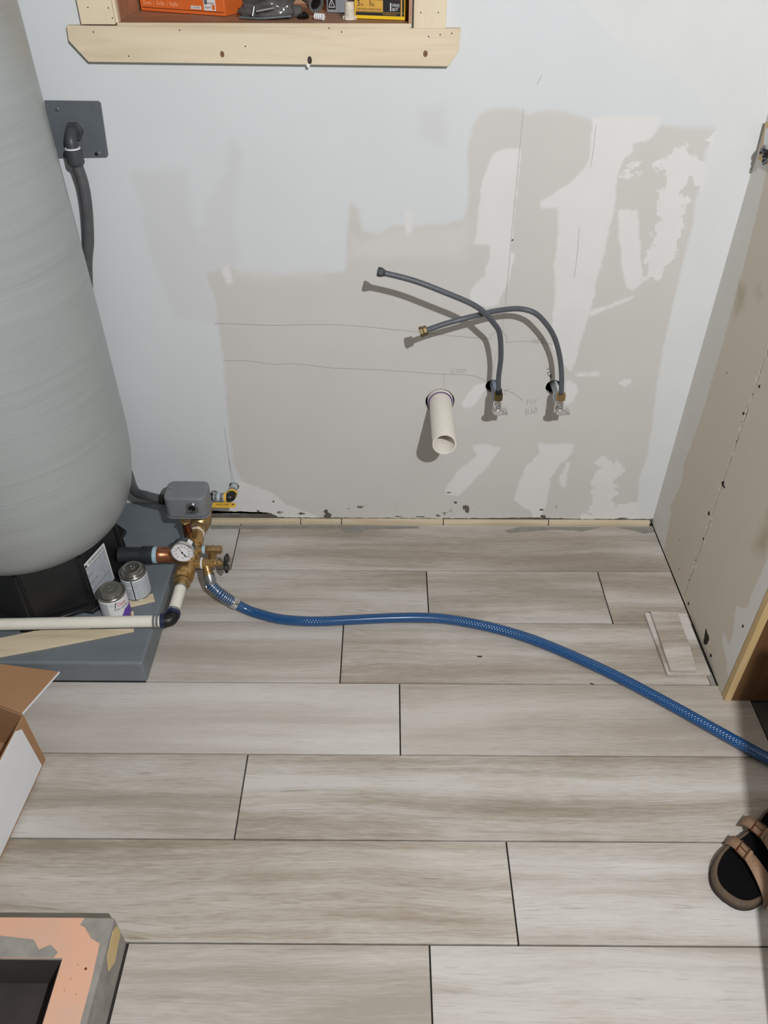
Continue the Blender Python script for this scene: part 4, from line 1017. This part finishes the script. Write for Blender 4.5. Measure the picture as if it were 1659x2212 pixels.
# ------------------------------------------------------------------ cans on the pad
def can(name, label, base, r, h_, label_mat, lid_mat, rim_mat, purple=False, rot=0.):
    t = thing(name, label, 'can', base, 'small cans on the concrete pad')
    b = Vector(base)
    lathe('can_body', b, (0, 0, 1), [(0, r - .001), (.0015, r), (.003, r), (.0045, r - .0012), (h_ - .005, r - .0012), (h_ - .003, r), (h_ - .001, r), (h_, r - .001), (h_ - .002, r - .003), (h_ - .003, r * .72)], 'tin', t, 48)
    lathe('can_top', b + up * (h_ - .0032), (0, 0, 1), [(0, r - .0025), (.0006, r * .5)], rim_mat, t, 40, False)
    lathe('screw_lid', b + up * (h_ - .003), (0, 0, 1), [(0, r * .76), (.003, r * .76), (.004, r * .70), (.006, r * .73), (.008, r * .70), (.010, r * .73), (.0125, r * .71), (.0145, r * .69), (.0150, r * .62), (.0142, r * .58), (.0142, r * .25), (.0150, r * .22), (.0150, r * .10), (.0143, r * .08), (.0143, .0001)], lid_mat, t, 40)
    return t, b
cb = fl(299, 1281, PZ); r1 = .0345; h1 = .080
t, b = can('cement_can', 'silver can with plain printed label standing nearest the black outlet pipe', (cb.x, cb.y, PZ + .0008), r1, h1, 'fine_print', 'tin', 'tin')
def wrapper(b, r, a0):
    def f(x, y):
        a_ = a0 + x / r
        return Vector((b.x + r * math.cos(a_), b.y + r * math.sin(a_), b.z + y))
    return f
def band(name, b, r, a0, a1, z0, z1, mat, parent, n=24):
    bm = bmesh.new(); prev = None
    for i in range(n + 1):
        a_ = a0 + (a1 - a0) * i / n; d = Vector((math.cos(a_), math.sin(a_), 0))
        cur = (bm.verts.new(b + d * r + up * z0), bm.verts.new(b + d * r + up * z1))
        if prev: bm.faces.new((prev[0], cur[0], cur[1], prev[1]))
        prev = cur
    return finish(name, bm, mat, parent, 60)
CA = math.atan2(-1.833 - cb.y, 0 - cb.x)                      # azimuth towards the viewer
lab = band('paper_label', b, r1 - .0008, CA - 1.9, CA + 1.9, .007, h1 - .007, 'white_paper', t, 40)
band('fine_print', b, r1 - .0004, CA - .22, CA + 1.15, .010, h1 - .011, 'fine_print', lab)
band('fine_print', b, r1 - .0004, CA - 1.5, CA - .40, .010, h1 - .032, 'fine_print', lab)
band('fine_print', b, r1 - .0004, CA - 1.5, CA - .40, h1 - .029, h1 - .011, 'fine_print', lab)
band('divider_bar', b, r1 - .0003, CA - .36, CA - .27, .007, h1 - .007, 'ink', lab, 4)
band('border_line', b, r1 - .0003, CA - 1.5, CA + 1.5, .0065, .0082, 'ink', lab, 30)

cb2 = fl(254, 1326, PZ); r2 = .0355; h2 = .080
t, b = can('primer_can', 'small can with white and purple primer label standing against the ivory pipe', (cb2.x, cb2.y, PZ + .0008), r2, h2, 'white_paper', 'tin_dull', 'tin_dark')
CA = math.atan2(-1.833 - cb2.y, 0 - cb2.x)
lab = band('paper_label', b, r2 - .0008, CA - 1.9, CA + 1.9, .006, h2 - .006, 'white_paper', t, 40)
band('fine_print', b, r2 - .0004, CA - 1.5, CA - .52, .008, h2 - .012, 'fine_print', lab)
bm = bmesh.new(); prev = None
for i in range(25):
    a_ = CA - .25 + 1.7 * i / 24; d = Vector((math.cos(a_), math.sin(a_), 0)); zt = .006 + .030 * min(1, (i / 12)) ** 1.5
    cur = (bm.verts.new(b + d * (r2 - .0004) + up * .006), bm.verts.new(b + d * (r2 - .0004) + up * (zt + .0001)))
    if prev: bm.faces.new((prev[0], cur[0], cur[1], prev[1]))
    prev = cur
finish('purple_band', bm, 'purple_ink', lab, 60)
def wt(name, s, size, ang, z, mat, width):
    w = wrapper(b, r2 - .0001, CA + ang)
    return text(name, s, size, (0, 0, 0), (1, 0, 0), (0, 1, 0), mat, lab, width=width, wrap=lambda x, y: w(x, y + z))
wt('lettering', 'Oatey', .0170, .14, h2 - .026, 'red_ink', .024)
wt('lettering', 'PURPLE PRIMER', .0078, -.16, h2 - .037, 'ink', .040)
wt('lettering', 'NSF', .006, -.40, h2 - .020, 'slate', .009)
wt('lettering', 'LOW VOC', .006, -.46, .020, 'green_ink', .014)
wt('lettering', '8 FL OZ', .004, -.42, .011, 'ink', .012)
w = wrapper(b, r2 - .0002, CA)
arc = [w(-.0012 + .0085 * (1 - math.cos(k_ * .16)) , h2 - .029 + .0190 * math.sin(k_ * .16)) for k_ in range(9)]
finish('logo_arc', ribbon_bm(arc, .0022, Vector((math.cos(CA), math.sin(CA), 0))), 'ink', lab, 0)
band('green_bar', b, r2 - .0003, CA - .48, CA - .05, .0185, .0200, 'green_ink', lab, 6)

# pale strips lying on the pad
def strip(name, label, pts, z, th=.005, group=None):
    o = prism(name, [Vector((p.x, p.y, z)) for p in pts], (0, 0, th), 'ceramic_edge', None, bevel=.0006)
    return tag(o, label, 'strip', 'pale strips on the concrete pad')
zS = PZ + .0006
strip('pale_strip', 'long pale wedge strip lying nearest the pad edge under the ivory pipe', [fl(-60, 1432, zS), fl(93, 1404, zS), fl(289, 1366, zS), fl(290, 1360, zS), fl(200, 1362, zS), fl(-60, 1410, zS)], zS)
strip('pale_strip', 'pale strip lying behind the long one partly under the ivory pipe', [fl(-60, 1409.3, zS), fl(196, 1361.4, zS), fl(195, 1355, zS), fl(92, 1362, zS), fl(2, 1380.5, zS)], zS)
strip('pale_strip', 'short pale strip end sticking out beside the silver can', [fl(272, 1315, zS), fl(335, 1300, zS), fl(331, 1284, zS), fl(300, 1291.5, zS), fl(272, 1300, zS)], zS - .0002, .0045)
strip('pale_strip', 'tiny pale strip tip showing beside the purple label can', [fl(284, 1350, zS), fl(291, 1350, zS), fl(289, 1322, zS), fl(283.5, 1322, zS)], zS, .004)

# ------------------------------------------------------------------ drain pipe stub
dp = thing('drain_pipe', 'short white drain pipe stub poking out of the wall', 'pipe', (.1455, -.1, .422))
c = Vector((.1455, 0, .4215))
finish('pipe_tube', lathe_bm(c + Vector((0, .08, 0)), (0, -1, 0), [(0, .0265), (0, .0302), (.284, .0302), (.285, .0297), (.285, .0268), (.284, .0262), (0, .0262)], 48, None, False), 'pvc', dp)
lathe('coupling', c + Vector((0, .05, 0)), (0, -1, 0), [(0, .0304), (0, .0345), (.0520, .0345), (.0530, .0338), (.0530, .0325), (.0505, .0304)], 'pvc', dp, 48, False)
lathe('primer_ring', c + Vector((0, .0006, 0)), (0, -1, 0), [(0, .0322), (.0030, .0331), (.0042, .0331), (.0052, .0304)], 'purple', dp, 48, False)

# ------------------------------------------------------------------ shut-off valves and supply hoses
def stop_valve(label, hole, hx, vx, vz, pipe_mat, nut_mat, VY):
    t = thing('shutoff_valve', label, 'valve', (vx, VY, vz), 'shut-off valves on the wall')
    hz_ = hole[1]
    tube('stub_pipe', [(hole[0] + .002, .07, hz_ + .004), (hole[0] + .003, .0, hz_ + .003), (hole[0] + .006, -.035, hz_ - .002), (vx - .001, VY + .040, vz + .006), (vx, VY + .015, vz)], .0105, pipe_mat, t, 18)
    cyl('valve_inlet', (vx, VY + .022, vz), (vx, VY - .004, vz), .0098, 'chrome', t, 20)
    lathe('valve_body', (vx, VY - .001, vz - .013), (0, 0, 1), [(0, .0085), (.002, .0108), (.022, .0108), (.026, .0085), (.033, .0072)], 'chrome', t, 24)
    hexnut('compression_nut', (vx, VY, vz + .018), (vx, VY, vz + .036), .0125, nut_mat, t)
    cyl('handle_stem', (vx, VY - .008, vz - .002), (vx, VY - .026, vz - .002), .0042, 'chrome', t, 16)
    n_ = 28; ov = [(vx + .0150 * math.cos(2 * math.pi * i / n_), VY - .024, vz - .003 + .0095 * math.sin(2 * math.pi * i / n_)) for i in range(n_)]
    prism('oval_handle', ov, (0, -.007, 0), 'chrome', t, bevel=.002)
    box('handle_tab', (vx + .001, VY - .022, vz - .0155), (vx + .0255, VY + .004, vz - .0075), 'chrome', t, bevel=.0015)
    return Vector((vx, VY, vz + .0365))
v1 = at(1074, 876, 1, -.098); v2 = at(1208, 876, 1, -.096)
s1 = stop_valve('chrome shut-off valve nearest the white drain pipe', HOLES[1][0], 0, v1.x, v1.z, 'blue_pex', 'brass_dark', -.098)
s2 = stop_valve('chrome shut-off valve farther from the white drain pipe', HOLES[2][0], 0, v2.x, v2.z, 'gray_pex', 'brass_dull', -.096)
def ph(x, y, Y): return wl(x, y, Y)
t = thing('supply_hose', 'dark grey supply hose arching up high with a grey end nut', 'hose', s1, 'supply hoses on the wall')
pts = [s1 + up * .0008, ph(1077, 815, -.104), ph(1082, 770, -.118), ph(1079, 720, -.140), ph(1064, 695, -.160), ph(1046, 675, -.172), ph(1018, 656, -.180), ph(962, 632, -.182), ph(905, 610, -.180), ph(868, 599, -.180), ph(830, 590, -.182)]
tube('hose_tube', pts, .0064, 'supply', t, 16)
e0 = pts[-1]; ed = (pts[-1] - pts[-2]).normalized()
lathe('end_nut', e0 - ed * .002, ed, [(0, .0072), (.004, .0085), (.007, .0105), (.014, .0115), (.017, .0100)], 'slate_dark', t, 8, smooth=20)
lathe('end_sleeve', s1 + up * .0005, (0, 0, 1), [(0, .0082), (.010, .0082), (.012, .0068)], 'black', t, 20)
t = thing('supply_hose', 'dark grey supply hose bending over low with a brass end nut', 'hose', s2, 'supply hoses on the wall')
pts = [s2 + up * .0008, ph(1213, 810, -.090), ph(1209, 770, -.086), ph(1198, 730, -.096), ph(1180, 700, -.104), ph(1155, 676, -.106), ph(1120, 667, -.106), ph(1075, 671, -.128), ph(1040, 679, -.150), ph(1000, 689, -.164), ph(960, 700, -.168), ph(922, 713, -.171)]
tube('hose_tube', pts, .0064, 'supply', t, 16)
e0 = pts[-1]; ed = (pts[-1] - pts[-2]).normalized()
hexnut('end_nut', e0 - ed * .001, e0 + ed * .008, .0115, 'brass_dark', t); hexnut('end_nut', e0 + ed * .0085, e0 + ed * .017, .0125, 'brass_dark', t)

# ------------------------------------------------------------------ tile off-cuts by the right wall
def offcut(label, pts, z, th, tint):
    o = prism('tile_offcut', [Vector((p.x, p.y, z)) for p in pts], (0, 0, th), 'tile', None, bevel=.0008)
    o.color = (*tint, 1); return tag(o, label, 'tile', 'tile off-cuts by the right wall')
offcut('lower wide off-cut of wood look tile lying against the right wall', [fl(1440, 1461), Vector((.799, fl(1540, 1461).y, 0)), Vector((.799, fl(1500, 1330).y, 0)), fl(1391, 1329)], .0006, .0085, (1.0, .975, .95))
zt = .0096
offcut('upper narrow off-cut of wood look tile lying on the wider one', [fl(1447, 1452, zt), fl(1504, 1453, zt), fl(1490, 1405, zt), fl(1474, 1362, zt), fl(1462, 1327, zt), fl(1404, 1325, zt)], zt, .0085, (1.04, 1.02, 1.0))
ch = fl(1036, 1419); tag(prism('debris_chip', [(ch.x - .006, ch.y - .001, .0005), (ch.x + .006, ch.y - .0015, .0005), (ch.x + .006, ch.y + .001, .0005), (ch.x - .006, ch.y + .0012, .0005)], (0, 0, .002), 'dirt_chip'), 'tiny dark chip of debris on the tile below the hose', 'debris', 'debris chips on the tile floor')
ch = fl(1280, 1478); tag(prism('debris_chip', [(ch.x - .006, ch.y + .003, .0005), (ch.x - .003, ch.y - .001, .0005), (ch.x + .005, ch.y - .002, .0005), (ch.x - .002, ch.y + .001, .0005)], (0, 0, .002), 'dirt_chip'), 'tiny dark curl of debris on the tile joint', 'debris', 'debris chips on the tile floor')

# outlet box on the right wall near the corner
ob = thing('outlet_box', 'small grey wall box with loose dark wires high in the corner', 'wall box', (XW, -.05, 1.05))
p0, p1 = at(1655, 262, 0, XW - .006), at(1639, 345, 0, XW - .006)
prism('box_rim', [(XW - .008, p1.y, p1.z), (XW - .008, p0.y, p0.z), (XW - .008, p0.y - .10, p0.z + .01), (XW - .008, p1.y - .10, p1.z + .008)], (.0075, 0, 0), 'jamb_edge', ob, bevel=.001)
prism('box_face', [(XW - .0088, p1.y - .012, p1.z + .018), (XW - .0088, p0.y - .012, p0.z - .01), (XW - .0088, p0.y - .09, p0.z), (XW - .0088, p1.y - .09, p1.z + .022)], (.0006, 0, 0), 'white_paper', ob)
for k_ in range(7):
    q = at(1648 + random.uniform(0, 10), 315 + k_ * 5, 0, XW - .010)
    tube('wire', [q, q + Vector((-.006, -.004, -.006 + random.uniform(-.004, .004))), q + Vector((-.003, -.012, random.uniform(-.012, .008)))], .0028, 'black' if k_ % 3 else 'slate', ob, 8)

# ------------------------------------------------------------------ open cardboard box at the left
cbx = thing('cardboard_box', 'open brown cardboard box with white outer side and folded out flap', 'box', (-.9, -.9, 0))
BH = .150
C1, C2, C3, C4 = Vector((-.757, -.835, 0)), Vector((-.771, -1.075, 0)), Vector((-1.12, -1.10, 0)), Vector((-1.03, -.73, 0))
T1, T2, T3, T4 = Vector((-.765, -.828, BH)), Vector((-.780, -1.06, BH)), Vector((-1.12, -1.09, BH)), Vector((-1.03, -.725, BH))
CC = (C1 + C3) / 2
def wallq(name, a_, b_, c_, d_, mat, th=.0045, parent=cbx):
    n_ = (b_ - a_).cross(d_ - a_).normalized()
    return prism(name, [a_, b_, c_, d_], n_ * th, mat, parent)
lift = up * .0008
wallq('side_wall', C2 + lift, C1 + lift, T1, T2, 'card'); wallq('side_wall', C3 + lift, C2 + lift, T2, T3, 'card')
wallq('side_wall', C4 + lift, C3 + lift, T3, T4, 'card'); wallq('side_wall', C1 + lift, C4 + lift, T4, T1, 'card')
prism('bottom', [C1 + lift, C2 + lift, C3 + lift, C4 + lift], (0, 0, .004), 'card', cbx)
# white outer face on the near side, starting a little in from the corner
def sp(s_, z_):                                             # point on the right-hand side wall
    a_ = C1.lerp(C2, s_) ; b_ = T1.lerp(T2, s_); return a_.lerp(b_, z_ / BH)
nr = ((C1 - C2).cross(up)).normalized()
if nr.x < 0: nr = -nr
wf = prism('white_face', [sp(.085, .010) + nr * .006, sp(1., .010) + nr * .006, sp(1., BH + .002) + nr * .004, sp(.17, BH + .002) + nr * .004, sp(.10, BH - .012) + nr * .0045], nr * .002, 'card_white', cbx, bevel=.0006)
f1 = prism('flap', [T1 + Vector((0, .003, .001)), fl(128, 1453, BH + .004), fl(0, 1436, BH + .006), fl(-160, 1420, BH + .006), T4 + Vector((0, .003, .001))], (0, 0, .004), 'card', cbx, bevel=.0006)
f2 = prism('flap', [T3 + Vector((0, -.003, 0)), T2 + Vector((0, -.003, 0)), T2 + Vector((.01, -.10, -.09)), T3 + Vector((0, -.10, -.09))], Vector((0, .003, .003)), 'card', cbx)
e1, e2_ = fl(128, 1453, BH + .004), T1 + Vector((0, .003, .001))
prism('white_edge', [e2_ + Vector((.0006, 0, -.0002)), e1 + Vector((.0006, 0, -.0002)), e1 + Vector((.0006, 0, .0042)), e2_ + Vector((.0006, 0, .0042))], (.0012, -.0004, 0), 'card_white', cbx)

# ------------------------------------------------------------------ raised curb round a pit, bottom left
cu = thing('raised_curb', 'salmon topped raised curb around a dark pit on the tile floor', 'curb', (-.7, -1.5, 0))
CZ = .106; ox, oy, ix, iy = -.4725, -1.2175, -.5425, -1.2865
bm = prism_bm([(-1.30, oy, .0008), (ox, oy, .0008), (ox, oy - .58, .0008), (ix, oy - .58, .0008), (ix, iy, .0008), (-1.30, iy, .0008)], (0, 0, CZ - .0008))
finish('curb_frame', bm, 'thinset', cu, 35, .003, 2)
mem = [(-1.30, oy + -.002, CZ), (ox - .052, oy - .002, CZ), (ox - .056, oy - .014, CZ), (ox - .046, oy - .018, CZ), (ox - .030, oy - .036, CZ), (ox - .013, oy - .044, CZ), (ox - .010, oy - .10, CZ), (ox - .008, oy - .58, CZ), (ix + .001, oy - .58, CZ), (ix + .001, iy + .001, CZ), (-1.30, iy + .001, CZ)]
prism('membrane', mem, (0, 0, .0022), 'membrane', cu, bevel=.0008)
prism('mortar_patch', [(-.66, iy + .0015, CZ + .0023), (-.60, iy + .0015, CZ + .0023), (-.556, iy + .0015, CZ + .0023), (-.552, iy + .010, CZ + .0023), (-.568, iy + .022, CZ + .0023), (-.585, iy + .014, CZ + .0023), (-.60, iy + .030, CZ + .0023), (-.66, iy + .036, CZ + .0023)], (0, 0, .0004), 'thinset', cu)
prism('bare_wood', [(ox + .0004, oy - .006, CZ - .020), (ox + .0004, oy - .004, CZ - .050), (ox + .0004, oy - .05, CZ - .060), (ox + .0004, oy - .072, CZ - .040), (ox + .0004, oy - .06, CZ - .014), (ox + .0004, oy - .02, CZ - .008)], (.0012, 0, 0), 'curb_wood', cu)
for k_, (x_, y_) in enumerate(((-.497, -1.302), (-.517, -1.318), (-.522, -1.335), (-.501, -1.340), (-.512, -1.296))):
    cyl('membrane_spot', (x_, y_, CZ + .0023), (x_, y_, CZ + .0026), .0022 if k_ == 0 else .001, 'copper' if k_ == 0 else 'card', cu, 12)
box('pit_bottom', (-1.30, oy - .58, .0008), (ix - .0005, iy - .0005, .006), 'pit', cu)
prism('liner', [(-1.30, iy - .0005, .0062), (ix - .0005, iy - .0005, .0062), (ix - .0005, iy - .0005, CZ - .002), (-1.30, iy - .0005, CZ - .002)], (0, -.001, 0), 'pit', cu)
prism('liner', [(ix - .0006, iy - .0016, .0062), (ix - .0006, oy - .58, .0062), (ix - .0006, oy - .58, CZ - .002), (ix - .0006, iy - .0016, CZ - .002)], (-.001, 0, 0), 'pit', cu)

# ------------------------------------------------------------------ sandal
sd = thing('sandal', 'empty tan two strap sandal with black footbed on the floor', 'sandal', (.75, -1.05, 0))
toe = Vector((.652, -1.140, 0)); sa = Vector((.72, .69, 0)).normalized(); sb = Vector((-sa.y, sa.x, 0))      # along, and towards the inner (buckle) side
outline = [(0, .006), (.004, .026), (.016, .042), (.040, .054), (.075, .058), (.11, .052), (.15, .043), (.19, .038), (.225, .037), (.250, .030), (.264, .014), (.267, 0),
           (.264, -.014), (.250, -.030), (.225, -.037), (.19, -.038), (.15, -.041), (.11, -.047), (.075, -.051), (.042, -.047), (.018, -.036), (.004, -.018)]
def sole(name, k, inset, z, th, mat, bevel=.002):
    pts = []
    for x, y in outline:
        cxx = .13; f_ = 1 - inset / .06
        px_ = cxx + (x - cxx) * (1 - inset / .13); py_ = y * f_
        pts.append(toe + sa * px_ + sb * py_ + up * z)
    P = catmull(pts + [pts[0]], 4)[:-1]
    return prism(name, P, up * th, mat, sd, bevel)
sole('sole', 0, 0, .0006, .0085, 'sole'); sole('cork_layer', 0, .001, .0092, .013, 'cork', .003)
sole('footbed_rim', 0, .003, .0218, .003, 'cork', .002); sole('footbed', 0, .0095, .0240, .0016, 'footbed', .0006)
def strap(xi, xo, wd, lift_):
    bm = bmesh.new(); N = 18; rows_ = []
    for i in range(N + 1):
        f_ = i / N; y = .057 - .112 * f_
        arch = math.sin(math.pi * f_) ** .55 * lift_
        z = .016 + arch if 0 < i < N else .012
        xa = xi + (xo - xi) * f_; hw_ = wd * .5 * (1 + 1.3 * max(0, f_ - .42))
        rows_.append([bm.verts.new(toe + sa * (xa - hw_) + sb * y + up * z), bm.verts.new(toe + sa * (xa + hw_) + sb * y + up * (z + .002))])
    for a_, b_ in zip(rows_, rows_[1:]): bm.faces.new((a_[0], a_[1], b_[1], b_[0]))
    o = finish('strap', bm, 'leather', sd, 60)
    so = o.modifiers.new('solid', 'SOLIDIFY'); so.thickness = .0028; so.offset = 1
    def at_s(f_, dx, dz=.0):
        y = .057 - .112 * f_; z = .016 + math.sin(math.pi * f_) ** .55 * lift_
        return toe + sa * (xi + (xo - xi) * f_ + dx) + sb * y + up * (z + .0038 + dz)
    # buckle frame
    hw_ = wd * .62
    fr = [at_s(.20, -hw_), at_s(.20, hw_), at_s(.36, hw_), at_s(.36, -hw_), at_s(.20, -hw_)]
    bk = finish('buckle', tube_bm([Vector(p) for p in fr], .0018, 8), 'bronze', sd, 40)
    finish('buckle_prong', tube_bm([at_s(.36, 0, .001), at_s(.20, 0, .002)], .0011, 8), 'bronze', sd, 40)
    kp = [at_s(.385, -hw_ * .9), at_s(.385, hw_ * .9), at_s(.43, hw_ * .9), at_s(.43, -hw_ * .9)]
    prism('keeper', kp, up * .002, 'leather', sd)
    for q in (.50, .57): cyl('punch_hole', at_s(q, 0, -.0006), at_s(q, 0, .0000), .0013, 'ink', sd, 10)
strap(.112, .058, .024, .028); strap(.172, .122, .026, .034)
